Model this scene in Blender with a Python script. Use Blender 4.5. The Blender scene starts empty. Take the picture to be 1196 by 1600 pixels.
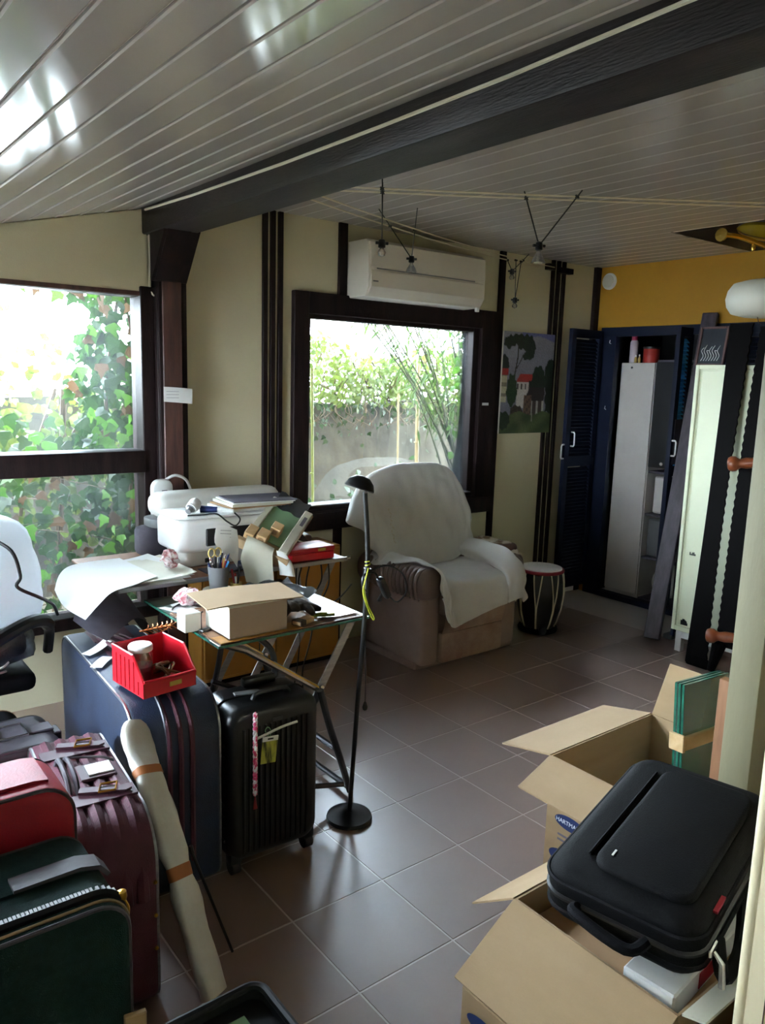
import bpy, bmesh, math, random
from mathutils import Matrix, Vector, Euler

# ------------------------------------------------------------------ camera, sky, exposure
scene = bpy.context.scene
COL = scene.collection
random.seed(7)
PI = math.pi

cam_data = bpy.data.cameras.new('camera')
cam = bpy.data.objects.new('camera', cam_data)
COL.objects.link(cam)
yaw, pit, rol = 0.666154, 0.169444, -0.029954
fwd = Vector((math.sin(yaw) * math.cos(pit), math.cos(yaw) * math.cos(pit), -math.sin(pit)))
rgt = Vector((math.cos(yaw), -math.sin(yaw), 0))
dwn = fwd.cross(rgt)
cr, sr = math.cos(rol), math.sin(rol)
r2 = rgt * cr + dwn * sr
d2 = -rgt * sr + dwn * cr
cam.matrix_world = Matrix(((r2.x, -d2.x, -fwd.x, 0), (r2.y, -d2.y, -fwd.y, 0), (r2.z, -d2.z, -fwd.z, 1.57), (0, 0, 0, 1)))
cam_data.sensor_fit = 'VERTICAL'
cam_data.sensor_height = 32.0
cam_data.lens = 1219.85 / 1600 * 32.0
cam_data.clip_start = 0.02
cam_data.clip_end = 200
scene.camera = cam

SKY_STRENGTH = 20.0
world = bpy.data.worlds.new('sky')
scene.world = world
world.use_nodes = True
wn, wl = world.node_tree.nodes, world.node_tree.links
wn.clear()
w_out = wn.new('ShaderNodeOutputWorld')
w_bg = wn.new('ShaderNodeBackground')
w_geo = wn.new('ShaderNodeTexCoord')
w_sep = wn.new('ShaderNodeSeparateXYZ')
w_ramp = wn.new('ShaderNodeValToRGB')
w_ramp.color_ramp.elements[0].position = 0.0
w_ramp.color_ramp.elements[0].color = (0.80, 0.87, 1.0, 1)
w_ramp.color_ramp.elements[1].position = 0.8
w_ramp.color_ramp.elements[1].color = (0.68, 0.80, 1.0, 1)
wl.new(w_geo.outputs['Generated'], w_sep.inputs[0])
wl.new(w_sep.outputs['Z'], w_ramp.inputs[0])
wl.new(w_ramp.outputs[0], w_bg.inputs['Color'])
w_bg.inputs['Strength'].default_value = SKY_STRENGTH
wl.new(w_bg.outputs[0], w_out.inputs[0])

sun_d = bpy.data.lights.new('sun', 'SUN')
sun = bpy.data.objects.new('sun', sun_d)
COL.objects.link(sun)
sun_d.energy = 1.5
sun_d.angle = math.radians(2)
sun_d.color = (1.0, 0.93, 0.8)
sun.rotation_euler = Euler((math.radians(-17), math.radians(10), 0))   # high over the garden, the eaves keep it off the floor
sun.location = (0, 0, 12)

scene.view_settings.view_transform = 'Standard'
scene.view_settings.look = 'None'
scene.view_settings.gamma = 1.0
scene.view_settings.use_curve_mapping = False
scene.view_settings.exposure = 1.88

# ------------------------------------------------------------------ materials
def lin(h):
    h = h.lstrip('#')
    out = []
    for i in (0, 2, 4):
        v = int(h[i:i + 2], 16) / 255
        out.append(v / 12.92 if v <= 0.04045 else ((v + 0.055) / 1.055) ** 2.4)
    return (out[0], out[1], out[2], 1.0)

def pm(name, col, rough=0.6, metal=0.0, spec=0.5, col2=None, scale=6.0, stretch=(1, 1, 1), bump=0.0, bscale=60.0,
       alpha=1.0, coat=0.0, coatr=0.15, coati=1.5, rvar=0.0, contrast=(0.35, 0.65), objvar=0.0, trans=0.0):
    m = bpy.data.materials.new(name)
    m.use_nodes = True
    n, l = m.node_tree.nodes, m.node_tree.links
    b = n['Principled BSDF']
    b.inputs['Base Color'].default_value = lin(col)
    b.inputs['Roughness'].default_value = rough
    b.inputs['Metallic'].default_value = metal
    b.inputs['Specular IOR Level'].default_value = spec
    b.inputs['Alpha'].default_value = alpha
    b.inputs['Coat Weight'].default_value = coat
    if coat:
        b.inputs['Coat Roughness'].default_value = coatr
        b.inputs['Coat IOR'].default_value = coati
    if trans:
        b.inputs['Transmission Weight'].default_value = trans
    tc = n.new('ShaderNodeTexCoord')
    mp = n.new('ShaderNodeMapping')
    mp.inputs['Scale'].default_value = stretch
    l.new(tc.outputs['Object'], mp.inputs[0])
    last = None
    if col2 is not None:
        nt = n.new('ShaderNodeTexNoise')
        nt.inputs['Scale'].default_value = scale
        nt.inputs['Detail'].default_value = 6
        nt.inputs['Roughness'].default_value = 0.6
        l.new(mp.outputs[0], nt.inputs['Vector'])
        rp = n.new('ShaderNodeValToRGB')
        rp.color_ramp.elements[0].position = contrast[0]
        rp.color_ramp.elements[1].position = contrast[1]
        rp.color_ramp.elements[0].color = lin(col)
        rp.color_ramp.elements[1].color = lin(col2)
        l.new(nt.outputs['Fac'], rp.inputs[0])
        last = rp.outputs[0]
        if rvar:
            mr = n.new('ShaderNodeMapRange')
            mr.inputs['To Min'].default_value = rough - rvar
            mr.inputs['To Max'].default_value = rough + rvar
            l.new(nt.outputs['Fac'], mr.inputs['Value'])
            l.new(mr.outputs[0], b.inputs['Roughness'])
    if objvar:
        oi = n.new('ShaderNodeObjectInfo')
        hs = n.new('ShaderNodeHueSaturation')
        mr = n.new('ShaderNodeMapRange')
        mr.inputs['To Min'].default_value = 1 - objvar
        mr.inputs['To Max'].default_value = 1 + objvar
        l.new(oi.outputs['Random'], mr.inputs['Value'])
        l.new(mr.outputs[0], hs.inputs['Value'])
        if last is not None:
            l.new(last, hs.inputs['Color'])
        else:
            hs.inputs['Color'].default_value = lin(col)
        last = hs.outputs[0]
    if last is not None:
        l.new(last, b.inputs['Base Color'])
    if bump:
        bt = n.new('ShaderNodeTexNoise')
        bt.inputs['Scale'].default_value = bscale
        bt.inputs['Detail'].default_value = 4
        l.new(mp.outputs[0], bt.inputs['Vector'])
        bp = n.new('ShaderNodeBump')
        bp.inputs['Strength'].default_value = bump
        bp.inputs['Distance'].default_value = 0.01
        l.new(bt.outputs['Fac'], bp.inputs['Height'])
        l.new(bp.outputs[0], b.inputs['Normal'])
    return m

def glass_mat(name, tint='#f4f8f6', haze=0.03, gloss=0.07, hazecol='#dfe8ea', dirt_haze=True, rough=0.02):
    # thin pane: mostly see-through, a little mirror, a film of dust and painted-in hazy reflections
    m = bpy.data.materials.new(name)
    m.use_nodes = True
    n, l = m.node_tree.nodes, m.node_tree.links
    n.clear()
    out = n.new('ShaderNodeOutputMaterial')
    tr = n.new('ShaderNodeBsdfTransparent')
    tr.inputs[0].default_value = lin(tint)
    gl = n.new('ShaderNodeBsdfGlossy')
    gl.inputs['Roughness'].default_value = rough
    df = n.new('ShaderNodeBsdfDiffuse')
    df.inputs[0].default_value = lin(hazecol)
    tl = n.new('ShaderNodeBsdfTranslucent')
    tl.inputs[0].default_value = lin(hazecol)
    hz = n.new('ShaderNodeMixShader')
    hz.inputs[0].default_value = 0.6
    l.new(df.outputs[0], hz.inputs[1])
    l.new(tl.outputs[0], hz.inputs[2])
    fr = n.new('ShaderNodeFresnel')
    fr.inputs[0].default_value = 1.45
    m1 = n.new('ShaderNodeMixShader')
    mul = n.new('ShaderNodeMath')
    mul.operation = 'MULTIPLY'
    mul.inputs[1].default_value = gloss / 0.04
    l.new(fr.outputs[0], mul.inputs[0])
    l.new(mul.outputs[0], m1.inputs[0])
    l.new(tr.outputs[0], m1.inputs[1])
    l.new(gl.outputs[0], m1.inputs[2])
    m2 = n.new('ShaderNodeMixShader')
    if dirt_haze:
        tc = n.new('ShaderNodeTexCoord')
        mp = n.new('ShaderNodeMapping')
        mp.inputs['Scale'].default_value = (1, 1, 0.35)
        nt = n.new('ShaderNodeTexNoise')
        nt.inputs['Scale'].default_value = 5
        nt.inputs['Detail'].default_value = 5
        mr = n.new('ShaderNodeMapRange')
        mr.inputs['From Min'].default_value = 0.4
        mr.inputs['From Max'].default_value = 0.75
        mr.inputs['To Min'].default_value = haze * 0.3
        mr.inputs['To Max'].default_value = haze * 3
        l.new(tc.outputs['Object'], mp.inputs[0])
        l.new(mp.outputs[0], nt.inputs['Vector'])
        l.new(nt.outputs['Fac'], mr.inputs['Value'])
        l.new(mr.outputs[0], m2.inputs[0])
    else:
        m2.inputs[0].default_value = haze
    l.new(m1.outputs[0], m2.inputs[1])
    l.new(hz.outputs[0], m2.inputs[2])
    l.new(m2.outputs[0], out.inputs[0])
    return m

def leaf_mat(name, a, b, scale=3.0, objvar=0.0):
    m = pm(name, a, rough=0.45, col2=b, scale=scale, contrast=(0.3, 0.7), objvar=objvar)
    n, l = m.node_tree.nodes, m.node_tree.links
    bs = n['Principled BSDF']
    src = bs.inputs['Base Color'].links[0].from_socket
    tl = n.new('ShaderNodeBsdfTranslucent')
    l.new(src, tl.inputs[0])
    mx = n.new('ShaderNodeMixShader')
    mx.inputs[0].default_value = 0.5
    l.new(bs.outputs[0], mx.inputs[1])
    l.new(tl.outputs[0], mx.inputs[2])
    l.new(mx.outputs[0], n['Material Output'].inputs[0])
    return m

def cloth_mat(name, a, b=None, tl=0.25, rough=0.9, bump=0.25, bscale=250, scale=4):
    m = pm(name, a, rough=rough, spec=0.2, col2=b, scale=scale, contrast=(0.45, 0.6), bump=bump, bscale=bscale)
    n, l = m.node_tree.nodes, m.node_tree.links
    bs = n['Principled BSDF']
    t = n.new('ShaderNodeBsdfTranslucent')
    t.inputs[0].default_value = lin(a)
    mx = n.new('ShaderNodeMixShader')
    mx.inputs[0].default_value = tl
    l.new(bs.outputs[0], mx.inputs[1])
    l.new(t.outputs[0], mx.inputs[2])
    l.new(mx.outputs[0], n['Material Output'].inputs[0])
    return m

def vcol_mat(name, rough=0.7, bump=0.0):
    m = pm(name, '#ffffff', rough=rough, bump=bump, bscale=300)
    n, l = m.node_tree.nodes, m.node_tree.links
    at = n.new('ShaderNodeAttribute')
    at.attribute_name = 'paint'
    l.new(at.outputs['Color'], n['Principled BSDF'].inputs['Base Color'])
    return m

M = dict(
    cream=pm('cream_wall', '#d3cbac', 0.75, col2='#cbc2a2', scale=1.5, bump=0.08, bscale=180),
    yellow=pm('ochre_wall', '#bd8a1e', 0.7, col2='#b3811a', scale=2, bump=0.08, bscale=150),
    dark=pm('dark_stained_wood', '#2a1e1e', 0.5, spec=0.12, col2='#1a1314', scale=7, stretch=(4, 4, 0.6), bump=0.15, bscale=60),
    beam=pm('dark_beam_wood', '#2f2624', 0.5, spec=0.3, col2='#191414', scale=5, stretch=(5, 0.5, 5), bump=0.25, bscale=40),
    brown=pm('red_brown_wood', '#5a3a33', 0.5, col2='#3c2724', scale=6, stretch=(5, 5, 0.6), bump=0.1),
    pvc=pm('white_ceiling_board', '#b7afa8', 0.12, spec=0.16, col2='#b2aaa3', scale=2, objvar=0.03),
    groove=pm('ceiling_groove', '#ddd6cf', 0.5),
    string=pm('white_strip', '#d8d2bd', 0.7),
    tile=pm('stone_look_floor', '#80665a', 0.36, spec=0.9, col2='#8a7064', scale=5, contrast=(0.25, 0.75), bump=0.03, bscale=30, rvar=0.06, objvar=0.03, coat=1.0, coatr=0.29, coati=1.85),
    grout=pm('floor_joint', '#c2b5ae', 0.36, spec=0.9, coat=1.0, coatr=0.3, coati=1.85),
    white=pm('white_plastic', '#e4e4e2', 0.35),
    offwhite=pm('off_white_plastic', '#d6d4cc', 0.4),
    ac=pm('ac_plastic', '#dcd5c8', 0.4, col2='#d5cdbf', scale=2),
    black=pm('black_plastic', '#0e0e10', 0.35),
    blackshell=pm('black_shell', '#0b0b0d', 0.33, bump=0.04, bscale=300),
    blackmatte=pm('black_fabric', '#0d0d10', 0.75, spec=0.15, col2='#121216', scale=12, bump=0.3, bscale=400),
    nylon=pm('black_nylon', '#070709', 0.65, spec=0.12, col2='#0a0a0d', scale=8, bump=0.25, bscale=350),
    grey=pm('grey_plastic', '#6f7072', 0.45),
    greyfab=pm('grey_fabric', '#5a5560', 0.8, col2='#4a4650', scale=10, bump=0.3, bscale=300),
    chrome=pm('chrome', '#c8c8cc', 0.18, metal=1.0),
    steel=pm('brushed_steel', '#9a9a9c', 0.35, metal=1.0, col2='#86868a', scale=10, stretch=(1, 1, 8)),
    gunmetal=pm('grey_metal', '#4a4a4e', 0.4, metal=0.8),
    brass=pm('brass', '#d8b45a', 0.25, metal=1.0),
    gold=pm('gilt', '#c79a3c', 0.3, metal=1.0),
    navy=pm('navy_paint', '#0d1730', 0.5, spec=0.3, col2='#0a1229', scale=4),
    navyfab=pm('navy_suitcase', '#1b2942', 0.5, col2='#152036', scale=20, bump=0.25, bscale=300),
    blue=pm('backlit_blue_slat', '#49b8ff', 0.45),  # paler blue stands in for light coming through the slats
    burg=pm('burgundy_fabric', '#5a2436', 0.6, col2='#4a1d2c', scale=12, bump=0.3, bscale=300),
    burgstrap=pm('burgundy_leather', '#4c2c36', 0.5, spec=0.3, col2='#43242e', scale=8),
    red=pm('red_plastic', '#c01525', 0.35),
    redcase=pm('red_leatherette', '#9a1428', 0.5, spec=0.35, col2='#8a1023', scale=9, bump=0.08, bscale=200),
    green=pm('green_canvas', '#182f2c', 0.85, spec=0.2, col2='#122623', scale=60, bump=0.35, bscale=500),
    leather=pm('brown_leather', '#6a4f4c', 0.38, col2='#583f3c', scale=8, bump=0.1),
    leather2=pm('grey_leather', '#433e44', 0.48, spec=0.35, col2='#4a454c', scale=8, bump=0.1),
    suede=pm('taupe_suede', '#958178', 0.85, col2='#87736a', scale=5, bump=0.2, bscale=250),
    suedeworn=pm('worn_suede', '#8a6a5c', 0.7, col2='#a18a7a', scale=7, bump=0.2, bscale=200),
    pleat=pm('brown_pleated_leather', '#75625c', 0.4, col2='#66544e', scale=6),
    throw=cloth_mat('white_fleece', '#dfddd9', '#d6d4d0', 0.2),
    paper=cloth_mat('white_paper', '#f0f0ee', None, 0.25, bump=0.02),
    paper2=cloth_mat('cream_paper', '#e2e0d0', '#d8d6c6', 0.2, bump=0.05),
    plastic=cloth_mat('white_plastic_bag', '#eceff2', '#e2e6ea', 0.45, rough=0.4, bump=0.1, bscale=20),
    tissue=cloth_mat('flowered_tissue', '#eee6e6', '#b84a56', 0.2, scale=45),
    card=pm('brown_cardboard', '#a98e6c', 0.85, col2='#a18664', scale=3, stretch=(1, 1, 6), bump=0.05, bscale=90),
    cardin=pm('cardboard_inside', '#a3805c', 0.85, col2='#9b7855', scale=3, bump=0.05, bscale=90),
    cardlight=pm('pale_cardboard', '#c3ab8c', 0.8, col2='#baa183', scale=3),
    cardedge=pm('cut_cardboard', '#8c6f4e', 0.9),
    boxprint=pm('printed_cardboard', '#b09a88', 0.75, col2='#a8927f', scale=4),
    ink=pm('blue_ink', '#1c2f62', 0.6),
    inkgrey=pm('grey_ink', '#6d6570', 0.7),
    whiteink=pm('white_ink', '#e2e6f0', 0.6),
    blackink=pm('black_ink', '#15151a', 0.6),
    locker=pm('cream_metal', '#d9dcc0', 0.35, col2='#d2d5b8', scale=1.5),
    cabwhite=pm('white_laminate', '#cfc8c4', 0.5, col2='#c6bfbb', scale=3),
    colm=pm('cream_painted_wood', '#777259', 0.6, col2='#6f6a53', scale=4, stretch=(3, 3, 0.5), bump=0.1),
    cream2=pm('cream_gloss_paint', '#dccfae', 0.4, col2='#d3c5a3', scale=3),
    ochrewood=pm('ochre_wood', '#b07a2e', 0.5, col2='#a06c26', scale=5, stretch=(1, 4, 0.5)),
    pine=pm('pale_pine', '#cfb083', 0.6, col2='#bf9d6c', scale=5, stretch=(1, 6, 6)),
    wood=pm('plain_wood', '#8d6242', 0.55, col2='#7a5236', scale=6, stretch=(6, 6, 0.6)),
    turned=pm('turned_wood', '#8a4a2a', 0.35, col2='#733a20', scale=8),
    plumwood=pm('purple_brown_plank', '#4e4650', 0.55, col2='#3c353e', scale=6, stretch=(6, 6, 0.5), bump=0.1),
    sawm=pm('blackened_steel', '#0b0909', 0.7, spec=0.06, col2='#080606', scale=6),
    rope=pm('natural_cord', '#cfc3a6', 0.8),
    skin=pm('drum_skin', '#d8d2cc', 0.6, col2='#c8c0ba', scale=4),
    drumred=pm('red_drum_band', '#8e1f2e', 0.6),
    drumwood=pm('black_drum_shell', '#17141a', 0.35, col2='#221d22', scale=5),
    pattern=pm('patterned_cloth', '#d8cdbd', 0.85, col2='#8c7360', scale=9, contrast=(0.48, 0.56), bump=0.2),
    bulb=glass_mat('clear_bulb_glass', '#f4f4f2', 0.12, 0.2, '#dddad0', False),
    pane=glass_mat('window_glass', '#f6faf8', 0.004, 0.04),
    panehaze=glass_mat('hazy_dusty_glass', '#f6faf8', 0.012, 0.05, '#dce8f0'),
    deskglass=glass_mat('green_desk_glass', '#cfe6dc', 0.10, 0.12, '#b9cfc6', True),
    sheetglass=glass_mat('sheet_glass', '#dfeee6', 0.12, 0.15, '#9fb3a6', False),
    glassedge=pm('green_glass_edge', '#1b4a3c', 0.15, spec=0.8, col2='#2a6a56', scale=20),
    cellophane=glass_mat('clear_wrap', '#eceff0', 0.10, 0.05, '#9a9da3', True, 0.25),
    greenglass=pm('green_plate', '#86a884', 0.25, col2='#7a9c78', scale=6),
    yellowcord=pm('yellow_cord', '#c8cf3a', 0.6),
    pink=pm('pink_braid', '#d83a6e', 0.7, col2='#e6e0e2', scale=60, contrast=(0.45, 0.55)),
    tag=pm('luggage_tag_print', '#b9b84a', 0.4, col2='#3c3c14', scale=30, stretch=(1, 1, 0.15), contrast=(0.45, 0.55)),
    copper=pm('copper_wire', '#b4693a', 0.35, metal=0.9),
    amber=pm('amber_glass', '#c9b06a', 0.2),
    slate=pm('dark_picture', '#20242c', 0.4, col2='#2b323c', scale=9),
    concrete=pm('old_concrete', '#4a453b', 0.9, col2='#241f18', scale=3.5, bump=0.4, bscale=18, contrast=(0.35, 0.7)),
    soil=pm('garden_soil', '#4a4334', 0.95, col2='#39331f', scale=4, bump=0.4, bscale=20),
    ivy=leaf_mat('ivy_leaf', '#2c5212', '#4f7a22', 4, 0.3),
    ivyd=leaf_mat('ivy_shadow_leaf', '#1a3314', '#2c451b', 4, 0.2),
    ivybrown=leaf_mat('dry_leaf', '#3c2a1a', '#4c3723', 4, 0.2),
    bamboo=leaf_mat('bamboo_leaf', '#2b4518', '#4a612a', 5, 0.2),
    hedgeleaf=leaf_mat('hedge_leaf', '#33461a', '#65702e', 5, 0.2),
    cane=pm('bamboo_cane', '#23290f', 0.5, col2='#171c0a', scale=5),
    caneyellow=pm('yellow_cane', '#7d7a36', 0.5, col2='#6c762c', scale=5),
    canetan=pm('tan_cane', '#7c6846', 0.6, col2='#7a6544', scale=6),
    stem=pm('woody_stem', '#5d4a38', 0.8, col2='#46372a', scale=8),
    vpaint=vcol_mat('oil_painting', 0.6, 0.1),
    canvas=pm('canvas_edge', '#d8d4c8', 0.8),
    yellowglass=pm('yellow_lamp_glass', '#a08a24', 0.2, coat=0.5),
    opal=pm('opal_lamp_glass', '#d8d6c8', 0.3),
    label=pm('faded_label', '#b9a24a', 0.6),
    spray=pm('pale_can', '#cdbcc4', 0.35),
    redbox=pm('red_tin', '#b03028', 0.5),
    pinkcap=pm('pink_cap', '#b8305a', 0.4),
    shadeback=pm('cupboard_shade_board', '#0c0b0e', 0.7),
    tan=pm('tan_leather', '#5a4a3a', 0.7, col2='#2f2820', scale=18, bump=0.4, bscale=80),
    rust=pm('rust_tape', '#a5673a', 0.6),
    wrap=pm('pearly_foam_wrap', '#cfd0cc', 0.35, col2='#bfb9ac', scale=5, bump=0.25, bscale=25),
    olive=pm('olive_gloss', '#6c7a2a', 0.2),
)

# ------------------------------------------------------------------ mesh builder
class MB:
    def __init__(self, mat=None):
        self.v, self.f, self.mi = [], [], []
        self.M = mat
        self.slot = 0
    def add(self, vs, fs, Mx=None):
        o = len(self.v)
        for p in vs:
            p = Vector(p)
            if Mx is not None:
                p = Mx @ p
            if self.M is not None:
                p = self.M @ p
            self.v.append(p)
        for f in fs:
            self.f.append([o + i for i in f])
            self.mi.append(self.slot)
        return self
    def bx(self, x0, x1, y0, y1, z0, z1, bev=0.0, seg=1, Mx=None):
        if bev <= 0:
            vs = [(x, y, z) for z in (z0, z1) for y in (y0, y1) for x in (x0, x1)]
            fs = [(0, 2, 3, 1), (4, 5, 7, 6), (0, 1, 5, 4), (2, 6, 7, 3), (0, 4, 6, 2), (1, 3, 7, 5)]
            return self.add(vs, fs, Mx)
        bm = bmesh.new()
        bmesh.ops.create_cube(bm, size=1.0)
        for v in bm.verts:
            v.co = Vector(((x0 + x1) / 2 + v.co.x * (x1 - x0), (y0 + y1) / 2 + v.co.y * (y1 - y0), (z0 + z1) / 2 + v.co.z * (z1 - z0)))
        bmesh.ops.bevel(bm, geom=list(bm.edges), offset=bev, segments=seg, affect='EDGES', profile=0.5)
        bm.verts.index_update()
        vs = [v.co.copy() for v in bm.verts]
        fs = [[v.index for v in f.verts] for f in bm.faces]
        bm.free()
        return self.add(vs, fs, Mx)
    def tube(self, pts, r=0.01, n=8, Mx=None, closed=False):
        pts = [Vector(p) for p in pts]
        k = len(pts)
        rs = r if isinstance(r, (list, tuple)) else [r] * k
        vs, fs = [], []
        up = None
        for i, p in enumerate(pts):
            if closed:
                t = pts[(i + 1) % k] - pts[i - 1]
            else:
                t = pts[min(i + 1, k - 1)] - pts[max(i - 1, 0)]
            if t.length < 1e-9:
                t = Vector((0, 0, 1))
            t.normalize()
            if up is None:
                up = Vector((0, 0, 1)) if abs(t.z) < 0.9 else Vector((1, 0, 0))
            a = up - t * up.dot(t)
            if a.length < 1e-6:
                a = t.orthogonal()
            a.normalize()
            up = a
            b = t.cross(a)
            for j in range(n):
                an = 2 * PI * j / n
                vs.append(p + (a * math.cos(an) + b * math.sin(an)) * rs[i])
        m = k if closed else k - 1
        for i in range(m):
            i2 = (i + 1) % k
            for j in range(n):
                j2 = (j + 1) % n
                fs.append((i * n + j, i * n + j2, i2 * n + j2, i2 * n + j))
        if not closed:
            fs.append(tuple(range(n - 1, -1, -1)))
            fs.append(tuple((k - 1) * n + j for j in range(n)))
        return self.add(vs, fs, Mx)
    def lathe(self, prof, c=(0, 0, 0), n=20, Mx=None, cap=True):
        vs, fs = [], []
        for r, z in prof:
            for j in range(n):
                a = 2 * PI * j / n
                vs.append((c[0] + r * math.cos(a), c[1] + r * math.sin(a), c[2] + z))
        for i in range(len(prof) - 1):
            for j in range(n):
                j2 = (j + 1) % n
                fs.append((i * n + j, i * n + j2, (i + 1) * n + j2, (i + 1) * n + j))
        if cap:
            if prof[0][0] > 1e-5:
                fs.append(tuple(range(n - 1, -1, -1)))
            if prof[-1][0] > 1e-5:
                fs.append(tuple((len(prof) - 1) * n + j for j in range(n)))
        return self.add(vs, fs, Mx)
    def prism(self, poly, a, b, plane='XY', Mx=None, bev=0.0, seg=2):
        # poly in the plane, extruded from a to b along the remaining axis
        def P(u, v, w):
            return {'XY': (u, v, w), 'XZ': (u, w, v), 'YZ': (w, u, v)}[plane]
        k = len(poly)
        if bev > 0:
            cx = sum(p[0] for p in poly) / k
            cy = sum(p[1] for p in poly) / k
            ww = max(max(abs(p[0] - cx) for p in poly), 1e-6)
            hh = max(max(abs(p[1] - cy) for p in poly), 1e-6)
            st = []
            for i in range(seg + 1):
                an = PI / 2 * i / seg
                st.append((a + bev * (1 - math.sin(an)), bev * (1 - math.cos(an))))
            rings = [(w, ins) for w, ins in reversed(st)]
            rings = [(a + bev * (1 - math.cos(PI / 2 * i / seg)), bev * (1 - math.sin(PI / 2 * i / seg))) for i in range(seg + 1)]
            rings += [(b - bev * (1 - math.cos(PI / 2 * i / seg)), bev * (1 - math.sin(PI / 2 * i / seg))) for i in range(seg, -1, -1)]
            vs = []
            for w, ins in rings:
                for u, v in poly:
                    vs.append(P(cx + (u - cx) * (1 - ins / ww), cy + (v - cy) * (1 - ins / hh), w))
            fs = []
            R = len(rings)
            for i in range(R - 1):
                for j in range(k):
                    j2 = (j + 1) % k
                    fs.append((i * k + j, i * k + j2, (i + 1) * k + j2, (i + 1) * k + j))
            fs.append(tuple(range(k - 1, -1, -1)))
            fs.append(tuple((R - 1) * k + j for j in range(k)))
            return self.add(vs, fs, Mx)
        vs = [P(u, v, a) for u, v in poly] + [P(u, v, b) for u, v in poly]
        fs = [tuple(range(k - 1, -1, -1)), tuple(range(k, 2 * k))]
        for j in range(k):
            j2 = (j + 1) % k
            fs.append((j, j2, k + j2, k + j))
        return self.add(vs, fs, Mx)
    def sheet(self, rows, th=0.0, Mx=None):
        # rows: grid of points; th > 0 gives it a second skin and a rim
        R, Cn = len(rows), len(rows[0])
        g = [[Vector(p) for p in r] for r in rows]
        vs, fs = [], []
        for r in g:
            vs += r
        for i in range(R - 1):
            for j in range(Cn - 1):
                fs.append((i * Cn + j, i * Cn + j + 1, (i + 1) * Cn + j + 1, (i + 1) * Cn + j))
        if th > 0:
            o = len(vs)
            for i in range(R):
                for j in range(Cn):
                    du = g[i][min(j + 1, Cn - 1)] - g[i][max(j - 1, 0)]
                    dv = g[min(i + 1, R - 1)][j] - g[max(i - 1, 0)][j]
                    nn = du.cross(dv)
                    if nn.length > 1e-12:
                        nn.normalize()
                    vs.append(g[i][j] - nn * th)
            for i in range(R - 1):
                for j in range(Cn - 1):
                    fs.append((o + i * Cn + j, o + (i + 1) * Cn + j, o + (i + 1) * Cn + j + 1, o + i * Cn + j + 1))
            rim = [(0, j) for j in range(Cn)] + [(i, Cn - 1) for i in range(1, R)] + [(R - 1, j) for j in range(Cn - 2, -1, -1)] + [(i, 0) for i in range(R - 2, 0, -1)]
            for q in range(len(rim)):
                a = rim[q][0] * Cn + rim[q][1]
                b2 = rim[(q + 1) % len(rim)]
                b2 = b2[0] * Cn + b2[1]
                fs.append((a, o + a, o + b2, b2))
        return self.add(vs, fs, Mx)
    def ball(self, c, r, n=14, m=8, Mx=None):
        r = r if isinstance(r, (tuple, list)) else (r, r, r)
        vs, fs = [], []
        for i in range(m + 1):
            th = PI * i / m
            for j in range(n):
                a = 2 * PI * j / n
                vs.append((c[0] + r[0] * math.sin(th) * math.cos(a), c[1] + r[1] * math.sin(th) * math.sin(a), c[2] + r[2] * math.cos(th)))
        for i in range(m):
            for j in range(n):
                j2 = (j + 1) % n
                fs.append((i * n + j, (i + 1) * n + j, (i + 1) * n + j2, i * n + j2))
        return self.add(vs, fs, Mx)

def cr_interp(pts, sub):
    # Catmull-Rom through points
    pts = [Vector(p) for p in pts]
    out = []
    k = len(pts)
    for i in range(k - 1):
        p0, p1, p2, p3 = pts[max(i - 1, 0)], pts[i], pts[i + 1], pts[min(i + 2, k - 1)]
        for s in range(sub):
            t = s / sub
            out.append(0.5 * ((2 * p1) + (p2 - p0) * t + (2 * p0 - 5 * p1 + 4 * p2 - p3) * t * t + (3 * p1 - p0 - 3 * p2 + p3) * t ** 3))
    out.append(pts[-1])
    return out

def net(rows, su, sv):
    a = [cr_interp(r, su) for r in rows]
    cols = [cr_interp([a[i][j] for i in range(len(a))], sv) for j in range(len(a[0]))]
    return [[cols[j][i] for j in range(len(cols))] for i in range(len(cols[0]))]

def rrect(x0, x1, y0, y1, r, n=5):
    # rounded rectangle outline, counter clockwise; r one radius or four (bl, br, tr, tl)
    rr = r if isinstance(r, (tuple, list)) else (r,) * 4
    cs = [((x0 + rr[0], y0 + rr[0]), rr[0], PI), ((x1 - rr[1], y0 + rr[1]), rr[1], 1.5 * PI), ((x1 - rr[2], y1 - rr[2]), rr[2], 0), ((x0 + rr[3], y1 - rr[3]), rr[3], 0.5 * PI)]
    out = []
    for (cx, cy), q, a0 in cs:
        for i in range(n + 1):
            a = a0 + PI / 2 * i / n
            out.append((cx + q * math.cos(a), cy + q * math.sin(a)))
    return out

ROOTS = {}
def root_loc(o):
    while o.parent is not None:
        o = o.parent
    return ROOTS.get(o.name, Vector((0, 0, 0)))

def tag(o, label=None, cat=None, group=None, kind=None):
    if label: o['label'] = label
    if cat: o['category'] = cat
    if group: o['group'] = group
    if kind: o['kind'] = kind
    return o

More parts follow.
